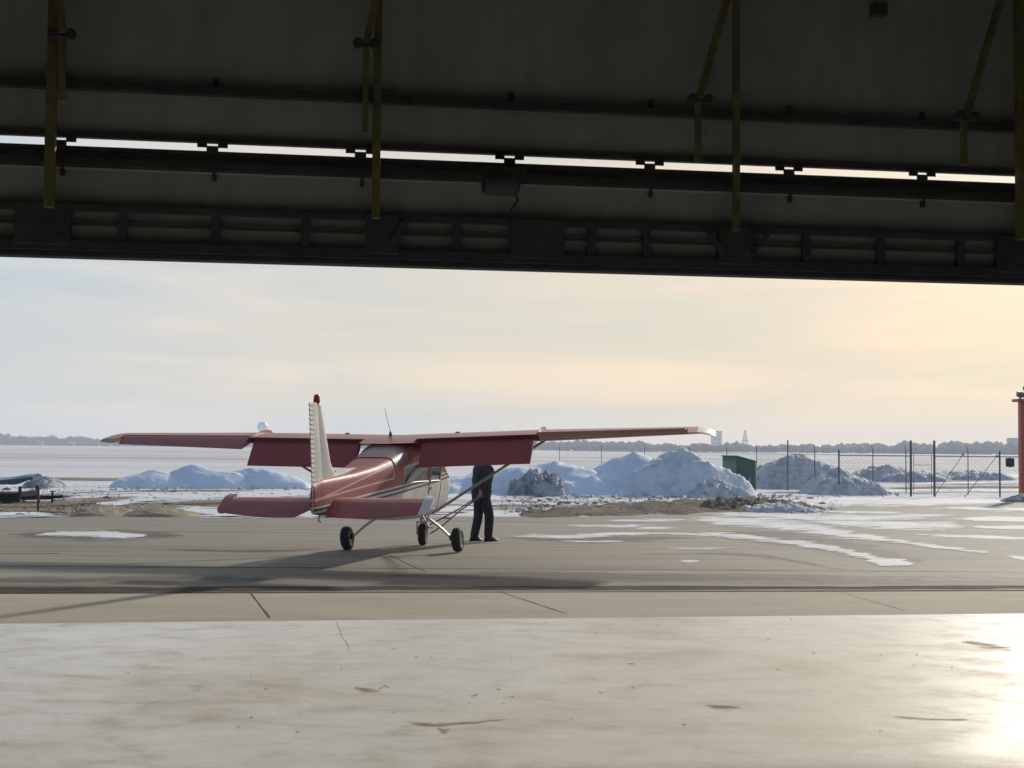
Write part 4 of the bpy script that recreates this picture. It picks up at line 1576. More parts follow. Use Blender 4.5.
# dorsal fillet
rr = []
for y, z, w in ((-2.75, 1.50, 0.004), (-3.1, 1.49, 0.012), (-3.5, 1.50, 0.025), (-3.9, 1.47, 0.04)):
    zb = fus(y)[2] - 0.03
    rr.append([Vector((-w, y, zb)), Vector((-w * .5, y, z)), Vector((w * .5, y, z)), Vector((w, y, zb))])
MB().loft(rr).build('dorsal_fillet', M['white'], fin, smooth=True, angle=40)
# rudder, slightly deflected, with pressed ridges
rd_a = R(-1)
rr = []
nz = 46
for i in range(nz + 1):
    t = i / nz
    z = 0.90 + (2.44 - 0.90) * t
    hy = -4.44 - 0.42 * max(0, (z - 0.9)) / 1.54 if z > 1.25 else -4.535 - 0.2 * max(0, 0.0)
    hy = -4.45 - 0.235 * (z - 1.0)
    c = 0.46 - 0.17 * t
    if z < 1.32:
        hy -= 0.42 - 0.42 * 0 if False else 0.40 * 0
    wob = 0.0055 * (1 if i % 2 else -1)
    prof = [(0.03, 0.0), (0.015, .022), (-0.03, .028), (-0.5 * c, .018 + wob), (-c, 0.006 + max(wob, -0.003))]
    full_ = prof + [(y, -x + 2 * (wob if j < 2 else 0) * 0) for j, (y, x) in enumerate(prof[::-1][:-1])]
    ring_ = []
    for y, x in full_:
        if z < 1.36 and y > -0.1:
            y = min(y, -0.10) if z < 1.30 else y
        X = x * math.cos(rd_a) + y * math.sin(rd_a)
        Y = y * math.cos(rd_a)
        ring_.append(Vector((X, hy + Y, z)))
    rr.append(ring_)
rudder = MB().loft(rr).build('rudder', M['white'], fin, smooth=True, angle=25)
# fin cap + beacon
rr = []
for z, k in ((2.405, 1.0), (2.43, 0.9), (2.45, 0.5)):
    rr.append([Vector((x * k, -4.72 + (y + 4.72) * k, z)) for y, x in sym(-4.58, -4.86, 0.032)])
MB().loft(rr).build('fin_cap', M['strut'], fin, smooth=True)
MB().lathe([(0.0, 0.11), (0.025, 0.105), (0.042, 0.085), (0.047, 0.03), (0.05, 0.0), (0.035, -0.03)], (0, -4.74, 2.455), (0, 0, 1), 16).build('beacon', M['beacon'], fin, smooth=True)


# ---- undercarriage
def wheel(c, r, w, axis, cant=0.0):
    ax = Vector(axis)
    mb = MB()
    h = w / 2
    mb.lathe([(r * .52, -h * .75), (r * .62, -h * .95), (r * .82, -h), (r * .94, -h * .78), (r * .995, -h * .35), (r, 0), (r * .995, h * .35), (r * .94, h * .78), (r * .82, h), (r * .62, h * .95), (r * .52, h * .75), (r * .52, -h * .75)], (0, 0, 0), ax, 32)
    # tread grooves
    o = mb.build('wheel', M['tyre'], plane, smooth=True, angle=50)
    o.location = c
    mb = MB()
    mb.lathe([(0.0, h * .5), (r * .16, h * .52), (r * .2, h * .3), (r * .44, h * .35), (r * .53, h * .8), (r * .53, -h * .8), (r * .44, -h * .35), (r * .2, -h * .3), (r * .16, -h * .52), (0, -h * .5)], (0, 0, 0), ax, 24)
    mb.build('rim', M['white'], o, smooth=True, angle=40)
    mb = MB()
    mb.lathe([(0.0, h * 1.25), (r * .10, h * 1.2), (r * .12, h * .4)], (0, 0, 0), ax, 12)
    mb.build('hub_cap', M['metal'], o, smooth=True)
    return o


TR = 1.0
for sg in (1, -1):
    rr = []
    for t in np.linspace(0, 1, 9):
        x = sg * (0.42 + (TR - 0.10 - 0.42) * t)
        z = 0.60 - 0.37 * t - 0.045 * math.sin(PI * t) * -0.6
        wv = 0.145 - 0.07 * t
        th = 0.030 - 0.008 * t
        y = 0.02 - 0.03 * t
        rr.append([Vector((x + th * 0.45 * a_ * sg, y + wv / 2 * b_, z + th * 0.5 * a_)) for a_, b_ in ((-1, -1), (1, -1), (1, 1), (-1, 1))])
    leg = MB().loft(rr).build('gear_leg', M['white'], plane, bevel=0.006)
    mb = MB()
    mb.tube([(sg * (TR - 0.13), -0.01, 0.225), (sg * TR, -0.01, 0.212)], 0.025, 10)
    mb.box((sg * (TR - 0.10), -0.06, 0.25), (0.05, 0.10, 0.09))
    mb.build('axle', M['dark_metal'], leg)
    w_ = wheel((sg * TR, -0.01, 0.212), 0.212, 0.155, (sg, 0, 0.07 if sg > 0 else -0.10))
# nose gear
nx_, ny_ = 0.0, 1.48
wheel((nx_, ny_, 0.205), 0.205, 0.14, (1, 0.12, 0))
mb = MB()
mb.tube([(0, ny_ - 0.10, 0.80), (0, ny_ - 0.03, 0.48)], 0.038, 12)
mb.tube([(0, ny_ - 0.03, 0.48), (0, ny_ - 0.02, 0.40)], 0.028, 12)
mb.box((0, ny_ - 0.02, 0.435), (0.22, 0.09, 0.035))
for sx in (-0.1, 0.1):
    mb.bar((sx, ny_ - 0.02, 0.43), (sx, ny_, 0.20), 0.02, 0.07, (0, 1, 0))
mb.bar((0, ny_ - 0.12, 0.62), (0, ny_ - 0.16, 0.52), 0.05, 0.02)
mb.bar((0, ny_ - 0.16, 0.52), (0, ny_ - 0.06, 0.45), 0.05, 0.02)
mb.build('nose_strut', M['white'], plane, smooth=True, angle=35)

bpy.context.view_layer.update()
PMW = plane.matrix_world.copy()

# ------------------------------------------------------------------ person
pp = G(481, 541.2, ZA)
P_YAW = R(-55)
person = empty('person', (pp.x, pp.y, ZA), P_YAW)
tag(person, 'person in dark jacket and jeans holding a tow bar by the nose wheel', 'person')
PM = Matrix.Translation((pp.x, pp.y, ZA)) @ Matrix.Rotation(P_YAW, 4, 'Z')


def skin(name, verts, edges, rad, mat, parent, sub=2, root=0):
    me = bpy.data.meshes.new(name)
    me.from_pydata([tuple(v) for v in verts], edges, [])
    me.materials.append(mat)
    o = bpy.data.objects.new(name, me)
    C.objects.link(o)
    o.parent = parent
    md = o.modifiers.new('skin', 'SKIN')
    md.use_smooth_shade = True
    if not me.skin_vertices:
        bm = bmesh.new()
        bm.from_mesh(me)
        bm.verts.layers.skin.verify()
        bm.to_mesh(me)
        bm.free()
    for i, sv in enumerate(me.skin_vertices[0].data):
        r = rad[i]
        sv.radius = (r, r) if not isinstance(r, tuple) else r
        sv.use_root = (i == root)
    sb = o.modifiers.new('sub', 'SUBSURF')
    sb.levels = sb.render_levels = sub
    return o


# joints in the person's own frame: +y forward, +x right, z up
J = dict(pelvis=(0, 0, 0.93), waist=(0, 0.01, 1.08), chest=(0, 0.035, 1.28), upper=(0, 0.05, 1.42), neck=(0, 0.065, 1.51), head0=(0, 0.085, 1.58),
         hipR=(0.09, 0, 0.88), kneeR=(0.10, 0.13, 0.50), ankR=(0.095, 0.10, 0.10), toeR=(0.105, 0.27, 0.045),
         hipL=(-0.09, 0, 0.88), kneeL=(-0.095, 0.0, 0.49), ankL=(-0.09, -0.12, 0.10), toeL=(-0.11, 0.06, 0.045),
         shR=(0.185, 0.03, 1.415), elR=(0.275, -0.135, 1.17), wrR=(0.255, -0.20, 0.985),
         shL=(-0.185, 0.05, 1.415), elL=(-0.25, 0.0, 1.14), wrL=(-0.22, 0.13, 0.93))
order = ['pelvis', 'waist', 'chest', 'upper', 'neck', 'head0', 'hipR', 'kneeR', 'ankR', 'hipL', 'kneeL', 'ankL', 'shR', 'elR', 'wrR', 'shL', 'elL', 'wrL', 'toeR', 'toeL']
idx = {k: i for i, k in enumerate(order)}
E = [('pelvis', 'waist'), ('waist', 'chest'), ('chest', 'upper'), ('upper', 'neck'), ('neck', 'head0'), ('pelvis', 'hipR'), ('hipR', 'kneeR'), ('kneeR', 'ankR'), ('ankR', 'toeR'),
     ('pelvis', 'hipL'), ('hipL', 'kneeL'), ('kneeL', 'ankL'), ('ankL', 'toeL'), ('upper', 'shR'), ('shR', 'elR'), ('elR', 'wrR'), ('upper', 'shL'), ('shL', 'elL'), ('elL', 'wrL')]
RD = dict(pelvis=(.13, .10), waist=(.125, .09), chest=(.145, .10), upper=(.10, .08), neck=.052, head0=.06, hipR=.078, kneeR=.052, ankR=.036, toeR=.028,
          hipL=.078, kneeL=.052, ankL=.036, toeL=.028, shR=.055, elR=.040, wrR=.026, shL=.055, elL=.040, wrL=.026)
bv = [J[k] for k in order]
be = [(idx[a_], idx[b_]) for a_, b_ in E]
brad = [RD[k] for k in order]


# hands: palm + five fingers appended to the body skeleton so that the body is one figure
def hand(wr, grip_dir, palm_dir, thumb_dir):
    wr, g, p, t = Vector(wr), Vector(grip_dir).normalized(), Vector(palm_dir).normalized(), Vector(thumb_dir).normalized()
    base = len(bv)
    wi = idx[hand.wrist]
    bv.append(tuple(wr + g * 0.05))
    brad.append((.036, .020))
    be.append((wi, base))
    for k, (off, ln) in enumerate(((-0.030, .062), (-0.010, .072), (0.010, .068), (0.029, .055))):
        r0 = len(bv)
        k0 = wr + g * 0.088 + t * -off
        bv.append(tuple(k0))
        brad.append(.0115)
        be.append((base, r0))
        bv.append(tuple(k0 + (g * 0.75 + p * 0.65) * ln * 0.5))
        brad.append(.0100)
        be.append((r0, r0 + 1))
        bv.append(tuple(k0 + (g * 0.75 + p * 0.65) * ln * 0.5 + (p * 1.0 - g * 0.25) * ln * 0.5))
        brad.append(.0085)
        be.append((r0 + 1, r0 + 2))
    r0 = len(bv)
    bv.append(tuple(wr + g * 0.040 + t * 0.042 + p * 0.012))
    brad.append(.0125)
    be.append((base, r0))
    bv.append(tuple(wr + g * 0.072 + t * 0.056 + p * 0.036))
    brad.append(.0100)
    be.append((r0, r0 + 1))


hand.wrist = 'wrR'
hand(J['wrR'], (0.02, -0.25, -1), (-0.3, 0.9, -0.15), (0.95, 0.3, 0.0))
hand.wrist = 'wrL'
hand(J['wrL'], (0.0, 0.35, -1), (0.9, 0.1, 0.0), (0.2, 0.95, 0.1))
body = skin('body', bv, be, brad, M['skin'], person, 2)

# head with face
hd = Vector((0, 0.105, 1.655))
mb = MB()
nu, nv_ = 28, 22
vs, fs = [], []
for j in range(nv_ + 1):
    th = PI * j / nv_
    for i in range(nu):
        a_ = 2 * PI * i / nu
        x = 0.073 * math.sin(th) * math.cos(a_)
        y = 0.094 * math.sin(th) * math.sin(a_)
        z = 0.118 * math.cos(th)
        if z < 0:
            x *= 1 + z * 2.6 * 0.8
            y = y * (1 + z * 1.2) + (-z) * 0.12
        if y > 0.04:
            # brow, eye sockets, nose, mouth, chin
            y -= 0.010 * math.exp(-(((abs(x) - 0.030) / 0.016) ** 2 + ((z - 0.008) / 0.016) ** 2))
            y += 0.026 * math.exp(-((x / 0.013) ** 2 + ((z + 0.030) / 0.020) ** 2)) + 0.012 * math.exp(-((x / 0.010) ** 2 + ((z + 0.008) / 0.02) ** 2))
            y += 0.006 * math.exp(-((x / 0.026) ** 2 + ((z + 0.066) / 0.007) ** 2)) - 0.004 * math.exp(-((x / 0.024) ** 2 + ((z + 0.0665) / 0.003) ** 2))
            y += 0.008 * math.exp(-((x / 0.022) ** 2 + ((z + 0.098) / 0.016) ** 2))
        vs.append(hd + Vector((x, y, z)))
for j in range(nv_):
    for i in range(nu):
        i2 = (i + 1) % nu
        fs.append((j * nu + i, j * nu + i2, (j + 1) * nu + i2, (j + 1) * nu + i))
mb.add(vs, fs)
for sx in (-1, 1):   # ears
    rr = []
    for t in np.linspace(0, 2 * PI, 14, endpoint=False):
        q = hd + Vector((sx * 0.072, -0.005 + 0.018 * math.cos(t), -0.005 + 0.032 * math.sin(t)))
        rr.append([q + Vector((sx * 0.012 + 0.006 * math.cos(a_), 0, 0.006 * math.sin(a_))) for a_ in np.linspace(0, 2 * PI, 6, endpoint=False)])
    rr.append(rr[0])
    mb.loft(rr, cap=False)
head = mb.build('head', M['skin'], person, smooth=True, angle=80)
for sx in (-1, 1):
    mb = MB()
    mb.lathe([(0, .011), (.006, .0095), (.010, .005), (.011, 0), (.009, -.006)], hd + Vector((sx * 0.030, 0.070, 0.006)), (0, 1, 0), 12)
    mb.build('eye', M['eye'], head, smooth=True)
mb = MB()   # knitted cap over short hair
vs, fs = [], []
for j in range(11):
    th = PI * 0.56 * j / 10
    for i in range(nu):
        a_ = 2 * PI * i / nu
        lift = 0.03 if math.sin(a_) > 0.1 else 0.0
        z = 0.127 * math.cos(th)
        z = max(z, 0.032 if math.sin(a_) > 0.2 else -0.03)
        vs.append(hd + Vector((0.080 * math.sin(th) * math.cos(a_), 0.101 * math.sin(th) * math.sin(a_), z + 0.004)))
for j in range(10):
    for i in range(nu):
        i2 = (i + 1) % nu
        fs.append((j * nu + i, j * nu + i2, (j + 1) * nu + i2, (j + 1) * nu + i))
mb.add(vs, fs)
mb.build('hair', M['hair'], head, smooth=True)

# clothes
o_ = ['hem', 'pelvis', 'waist', 'chest', 'upper', 'neck', 'shR', 'elR', 'wrR', 'shL', 'elL', 'wrL']
ji = {k: i for i, k in enumerate(o_)}
J['hem'] = (0, -0.005, 0.80)
jv = [Vector(J[k]) for k in o_]
jv[5] = Vector((0, 0.06, 1.485))
for k in ('R', 'L'):
    jv[ji['wr' + k]] = Vector(J['wr' + k]).lerp(Vector(J['el' + k]), 0.06)
jr = dict(hem=(.200, .185), pelvis=(.218, .20), waist=(.218, .20), chest=(.225, .205), upper=(.150, .14), neck=.072, shR=.095, elR=.074, wrR=.05, shL=.095, elL=.074, wrL=.05)
je = [(ji[a_], ji[b_]) for a_, b_ in E if a_ in ji and b_ in ji] + [(0, 1)]
skin('jacket', jv, je, [jr[k] for k in o_], M['jacket'], person, 2)
o_ = ['seat', 'hipR', 'kneeR', 'ankR', 'hipL', 'kneeL', 'ankL']
J['seat'] = (0, -0.005, 0.90)
ji = {k: i for i, k in enumerate(o_)}
jv = [Vector(J[k]) for k in o_]
for k in ('R', 'L'):
    jv[ji['ank' + k]] = Vector(J['ank' + k]) + Vector((0, 0, -0.075))
je = [(ji[a_], ji[b_]) for a_, b_ in E if a_ in ji and b_ in ji] + [(0, ji['hipR']), (0, ji['hipL'])]
jr = dict(seat=(.14, .13), hipR=.125, kneeR=.100, ankR=.084, hipL=.125, kneeL=.100, ankL=.084)
skin('jeans', jv, je, [jr[k] for k in o_], M['jeans'], person, 2)
for k in ('R', 'L'):
    a_, t_ = Vector(J['ank' + k]), Vector(J['toe' + k])
    d = (t_ - a_)
    d.z = 0
    d.normalize()
    sd = Vector((d.y, -d.x, 0))
    rr = []
    for t, w, h_ in ((-0.085, .020, .045), (-0.07, .034, .075), (-0.02, .038, .105), (0.05, .042, .085), (0.11, .047, .062), (0.17, .043, .050), (0.205, .022, .035)):
        c = Vector((a_.x, a_.y, 0)) + d * t
        rr.append([c + sd * w * math.cos(q) * (1 if math.sin(q) > 0 else 1.05) + Vector((0, 0, max(0.002, h_ * 0.5 + h_ * 0.55 * math.sin(q)))) for q in np.linspace(0, 2 * PI, 14, endpoint=False)])
    MB().loft(rr).build('shoe', M['shoe'], person, smooth=True, angle=60)

# ------------------------------------------------------------------ tow bar, held in the hand
handp = PM @ (Vector(J['wrR']) + Vector((0.0, -0.005, -0.10)))
ax_l = PMW @ Vector((-0.13, 1.50, 0.21))
ax_r = PMW @ Vector((0.13, 1.50, 0.21))
mid = (ax_l + ax_r) / 2
dirv = (handp - mid).normalized()
fork = mid + dirv * 0.62
tow = empty('tow_bar', (mid.x, mid.y, ZA))
tag(tow, 'thin red forked tow bar running from nose wheel to hand', 'tow bar')
tb = Vector((mid.x, mid.y, ZA))
side = dirv.cross(Vector((0, 0, 1))).normalized()
mb = MB()
mb.tube([ax_l - tb, mid + dirv * 0.30 + (ax_l - mid) * 1.05 - tb, mid + dirv * 0.95 + side * -0.05 - tb, handp - tb + side * -0.035], 0.014, 8)
mb.tube([ax_r - tb, mid + dirv * 0.30 + (ax_r - mid) * 1.05 - tb, mid + dirv * 0.95 + side * 0.05 - tb, handp - tb + side * 0.035], 0.014, 8)
mb.tube([mid + dirv * 0.62 - side * 0.10 - tb, mid + dirv * 0.62 + side * 0.10 - tb], 0.012, 8)
mb.build('bar', M['towbar'], tow)
mb = MB()
mb.tube([handp - tb - side * 0.10, handp - tb + side * 0.10], 0.015, 10)
mb.build('handle', M['towbar'], tow)

# ------------------------------------------------------------------ green cabinet
cb = G(756, 493.5, -0.06)
cab = empty('equipment_cabinet', (cb.x, cb.y, -0.07), R(33))
tag(cab, 'dark green metal equipment cabinet with sloping lid among snow piles', 'cabinet')
# local: x to the left (-x) depth..., near right corner at origin
mb = MB()
w_, d_ = 1.05, 0.95
h0, h1 = 1.34, 1.56
vs = [(0, 0, 0), (-w_, 0, 0), (-w_, d_, 0), (0, d_, 0), (0, 0, h0), (-w_, 0, h1), (-w_, d_, h1), (0, d_, h0)]
mb.add(vs, [(0, 1, 2, 3), (4, 7, 6, 5), (0, 4, 5, 1), (1, 5, 6, 2), (2, 6, 7, 3), (3, 7, 4, 0)])
cbody = mb.build('body', M['green'], cab, bevel=0.02)
sl = math.atan2(h1 - h0, w_)
mb = MB()
mb.box((-w_ / 2, d_ / 2, (h0 + h1) / 2 + 0.03), (w_ / math.cos(sl) + 0.08, d_ + 0.08, 0.05), Matrix.Rotation(sl, 3, 'Y'))
mb.build('lid', M['green'], cab, bevel=0.012)
mb = MB()
mb.box((-w_ / 2, -0.016, 0.66), (w_ - 0.14, 0.03, 1.10))
dr_ = mb.build('door', M['green'], cab, bevel=0.012)
mb = MB()
mb.box((-w_ * 0.38, -0.045, 0.62), (0.07, 0.03, 0.14))
mb.build('handle', M['strut'], dr_, bevel=0.005)
mb = MB()
mb.box((-w_ - 0.014, d_ / 2, 0.74), (0.028, d_ - 0.1, 1.30))
mb.build('end_panel', M['green_lit'], cab, bevel=0.01)
MB().box((-w_ - 0.033, d_ * 0.62, 0.62), (0.01, 0.12, 0.12)).build('label_plate', M['strut'], cab)
MB().box((-w_ - 0.033, d_ * 0.35, 0.70), (0.01, 0.10, 0.10)).build('label_plate', M['strut'], cab)


# ------------------------------------------------------------------ chain-link fences
def link(mb, a, b, z0, z1, step=0.14, r=0.0022):
    a, b = Vector(a), Vector(b)
    L = (b - a).length
    d = (b - a) / L
    H = z1 - z0
    n = int((L + H) / step)
    for sgn in (1, -1):
        for i in range(n):
            s0 = i * step
            # line from bottom s0 - H .. s0
            p, q = s0 - H, s0
            za, zb = z0, z1
            if p < 0:
                za += -p
                p = 0
            if q > L:
                zb -= q - L
                q = L
            if q <= p:
                continue
            if sgn < 0:
                p, q = L - p, L - q
            pa = a + d * p + Vector((0, 0, za))
            pb = a + d * q + Vector((0, 0, zb))
            mb.tube([pa, pb], r, 3, cap=False)


def fence(name, label, posts, h, gap=(), group=None, barb=True, r=0.034, thick=(), rails=True):
    """posts: list of ground points"""
    o = empty(name, posts[0])
    tag(o, label, 'fence', group)
    base = Vector(posts[0])
    pr = []
    for i, p in enumerate(posts):
        q = Vector(p) - base
        rr = r * 1.35 if i in thick else r
        hh = h + (0.55 if i in thick else 0.14)
        mb = MB()
        mb.tube([q + Vector((0, 0, -0.08)), q + Vector((0, 0, hh))], rr, 10)
        mb.lathe([(rr * 1.25, -0.02), (rr * 1.25, 0.02), (rr * .6, 0.06), (0, 0.07)], q + Vector((0, 0, hh)), (0, 0, 1), 10)
        if barb and i not in thick:
            mb.tube([q + Vector((0, 0, hh)), q + Vector((0.0, 0.18, hh + 0.25))], 0.014, 5)
        mb.build('post', M['post'], o)
    mb = MB()
    for i in range(len(posts) - 1):
        if i in gap:
            continue
        a_, b_ = Vector(posts[i]) - base, Vector(posts[i + 1]) - base
        if rails:
            mb.tube([a_ + Vector((0, 0, h - 0.04)), b_ + Vector((0, 0, h - 0.04))], r * 0.5, 6)
            mb.tube([a_ + Vector((0, 0, h * 0.32)), b_ + Vector((0, 0, h * 0.32))], r * 0.25, 6)
        ml = MB()
        link(ml, a_, b_, 0.04, h - 0.05, 0.16)
        if barb:
            for k in range(3):
                u = Vector((0, 0.06 * k + 0.05, 0.07 * k + 0.08))
                ml.tube([a_ + Vector((0, 0, h)) + u, b_ + Vector((0, 0, h)) + u], 0.004, 3, cap=False)
        ml.build('chain_link', M['wire'], o, fix=False)
    mb.build('rail', M['post'], o)
    return o


zg = -0.07
near_px = [(839, 495.5), (911, 496.5), (934.5, 497), (1000, 497.5), (1052, 497.5), (1130, 498)]
near_posts = [G(x, y, zg) for x, y in near_px]
fence('chain_link_fence', 'nearer chain-link fence with tall gate posts beside the snow', near_posts, 1.70, gap=(1,), thick=(1, 2), barb=False, group='airfield chain-link fences')
far_pts = [(-1, 0)]
fpx = [(560, 96), (602, 90), (645, 84), (690, 78), (727, 73), (757, 68.5), (788, 63), (815, 61), (873, 60), (906, 60), (968, 60), (1040, 60), (1120, 60)]
far_posts = []
for x, Y in fpx:
    k = (x - 512) / F
    far_posts.append(Vector((k * Y, Y, zg)))
fence('chain_link_fence', 'farther chain-link fence running behind the snow piles', far_posts, 1.72, thick=(6,), barb=True, r=0.021, group='airfield chain-link fences')
# gate between the two tall posts and braces
ga, gb = near_posts[1], near_posts[2]
gate = empty('chain_link_gate', ga)
tag(gate, 'narrow chain-link gate with cross rails between two tall posts', 'gate')
d = gb - ga
mb = MB()
u_ = d.normalized()
L = d.length
a0, a1 = 0.11, L - 0.11
for z in (0.12, 0.75, 1.30, 1.78):
    mb.tube([u_ * a0 + Vector((0, 0, z)), u_ * a1 + Vector((0, 0, z))], 0.012, 6)
for a_ in (a0, a1):
    mb.tube([u_ * a_ + Vector((0, 0, 0.1)), u_ * a_ + Vector((0, 0, 1.8))], 0.012, 6)
mb.build('gate_frame', M['post'], gate)
mb = MB()
link(mb, u_ * a0, u_ * a1, 0.12, 1.78, 0.14)
mb.build('chain_link', M['wire'], gate, fix=False)
# diagonal brace poles in the far fence
for (xa, ya, xb, yb, lab) in ((951, 472, 963, 454.5, 'diagonal grey brace pole leaning on the fence left of the sign'), (986, 470, 997, 456, 'diagonal grey brace pole leaning right beneath the black sign')):
    Y = 57.5
    p0, p1 = P(xa, ya, Y), P(xb, yb, Y + 1.2)
    p0 = p0 + (p0 - p1) * (p0.z - (-0.08)) / max(0.1, (p1.z - p0.z))
    t = empty('brace_pole', (p0.x, p0.y, zg))
    tag(t, lab, 'pole', 'brace poles of the fence')
    b0 = Vector((p0.x, p0.y, zg))
    mb = MB()
    mb.tube([p0 - b0, p1 - b0], 0.013, 8)
    mb.build('pole', M['post'], t)
    mb = MB()
    mb.tube([p1 - b0 - Vector((0.05, 0, 0)), p1 - b0 + Vector((0.05, 0, 0))], 0.035, 8)
    mb.build('clamp', M['post'], t)

# black square sign on the near fence
k = 54.0
sp_ = P(1010, 462.5, k)
fy = near_posts[3].lerp(near_posts[4], 0.25)
sp_ = P(1010, 462.5, fy.y - 0.06)
sg_ = empty('fence_sign', sp_)
tag(sg_, 'small black square sign hung on the fence next to the red mast', 'sign')
MB().box((0, 0, 0), (0.36, 0.012, 0.36)).build('board', M['sign_black'], sg_, bevel=0.004)
for sx in (-0.13, 0.13):
    for sz in (-0.15, 0.15):
        MB().box((sx, -0.010, sz), (0.02, 0.008, 0.02)).build('bolt', M['metal'], sg_)
MB().box((0, 0.03, 0), (0.04, 0.04, 0.42)).build('bracket', M['post'], sg_)

# red mast at the right edge
mp = G(1024, 500, zg)
mast = empty('mast', mp)
tag(mast, 'orange-red steel mast with floodlights on top at the picture edge', 'mast')
mh = P(1024, 402, mp.y).z - zg
mb = MB()
mb.box((0, 0, mh / 2), (0.31, 0.31, mh))
mb.build('pole', M['mast_red'], mast, bevel=0.02)
mb = MB()
mb.box((0, 0, mh + 0.06), (0.66, 0.66, 0.11))
mb.build('platform', M['mast_red'], mast, bevel=0.015)
for sx, sy in ((-0.22, -0.22), (0.2, -0.18), (0.0, 0.22)):
    mb = MB()
    mb.box((sx, sy, mh + 0.30), (0.20, 0.16, 0.20), Matrix.Rotation(R(20), 3, 'X'))
    mb.tube([(sx, sy, mh + 0.10), (sx, sy, mh + 0.24)], 0.025, 8)
    mb.build('floodlight', M['mast_grey'], mast, bevel=0.015)
mb = MB()
mb.tube([(0.05, 0, mh + 0.1), (0.05, 0, mh + 0.5)], 0.02, 8)
mb.lathe([(0.0, .12), (.05, .10), (.06, 0), (.03, -.03)], (0.05, 0, mh + 0.5), (0, 0, 1), 12)
mb.build('lamp', M['mast_grey'], mast, smooth=True)
tag(heap('gravel_heap', 1000, 1075, 503.5, 1030, 493, 1.6, M['rubble_snow'], 44, .15, .05, 0.6), 'dark grey gravel heap at the foot of the red mast', 'gravel heap')

# ------------------------------------------------------------------ things at the left edge
tp = G(0, 504, -0.06)
tr = empty('flatbed_trailer', (tp.x, tp.y, -0.06))
tag(tr, 'low black flatbed trailer with its drawbar pointing to the rusty post', 'trailer')
sc_m = tp.y / F


def tz(px, py):
    q = P(px, py, tp.y)
    return Vector((q.x - tp.x, 0, q.z + 0.06))


x1 = tz(21, 492).x
mb = MB()
zt, zb_ = tz(10, 491.5).z, tz(10, 501).z
mb.box((x1 / 2 - 1.5, 0.75, (zt + zb_) / 2 + 0.02), (x1 + 3.0, 1.6, (zt - zb_) * 0.50))
mb.build('bed', M['black'], tr, bevel=0.02)
mb = MB()
mb.box((x1 / 2 - 1.5, -0.04, zb_ + 0.03), (x1 + 3.0, 0.09, 0.10))
mb.box((x1 / 2 - 1.5, 1.54, zb_ + 0.03), (x1 + 3.0, 0.09, 0.10))
mb.build('side_rail', M['black'], tr, bevel=0.01)
mb = MB()
mb.box((x1 - 0.03, 0.75, zt - 0.06), (0.08, 1.66, 0.12))
mb.box((x1 - 0.03, 0.0, zt + 0.04), (0.08, 0.08, 0.24))
mb.box((x1 - 0.03, 1.5, zt + 0.04), (0.08, 0.08, 0.24))
mb.build('headboard', M['black'], tr, bevel=0.01)
mb = MB()
xe = tz(52, 497).x
zt2 = tz(40, 498.5).z
mb.bar((x1, 0.15, zt2), (xe - 0.35, 0.75, zt2), 0.10, 0.12)
mb.bar((x1, 1.35, zt2), (xe - 0.35, 0.75, zt2), 0.10, 0.12)
mb.bar((x1 + 0.1, 0.75, zt2), (xe - 0.3, 0.75, zt2), 0.12, 0.12)
mb.bar((xe - 0.4, 0.75, zt2), (xe, 0.75, zt2 + 0.03), 0.10, 0.10)
mb.lathe([(0.0, .05), (.07, .04), (.07, -.05), (0, -.06)], (xe + 0.02, 0.75, zt2 + 0.04), (0, 0, 1), 12)
mb.build('drawbar', M['black'], tr)
mb = MB()
mb.tube([(xe - 0.22, 0.68, zt2 + 0.20), (xe - 0.22, 0.68, zt2 - 0.20)], 0.035, 8)
mb.tube([(xe - 0.30, 0.68, zt2 + 0.2), (xe - 0.12, 0.68, zt2 + 0.2)], 0.015, 6)
mb.build('jack', M['black'], tr)
for yy in (-0.12, 1.62):
    mb = MB()
    mb.lathe([(.12, -.09), (.26, -.09), (.29, -.05), (.29, .05), (.26, .09), (.12, .09), (.12, -.09)], (x1 - 2.6, yy, 0.285), (0, 1, 0), 24)
    w2 = mb.build('wheel', M['tyre'], tr, smooth=True, angle=40)
    MB().lathe([(0, -.04), (.12, -.05), (.13, .05), (0, .04)], (x1 - 2.6, yy, 0.285), (0, 1, 0), 16).build('rim', M['metal'], w2)

bp = G(38, 511.5, -0.06)
po = empty('rusty_post', (bp.x, bp.y, -0.06))
tag(po, 'short rusty steel post standing before the trailer drawbar', 'post')
hp = P(38, 486.5, bp.y).z + 0.06
mb = MB()
mb.box((0, 0, hp / 2 - 0.03), (0.055, 0.045, hp + 0.06))
mb.build('stake', M['rust'], po, bevel=0.006)
mb = MB()
mb.box((0.02, -0.03, hp * 0.42), (0.07, 0.03, 0.10))
mb.build('bracket', M['rust'], po)

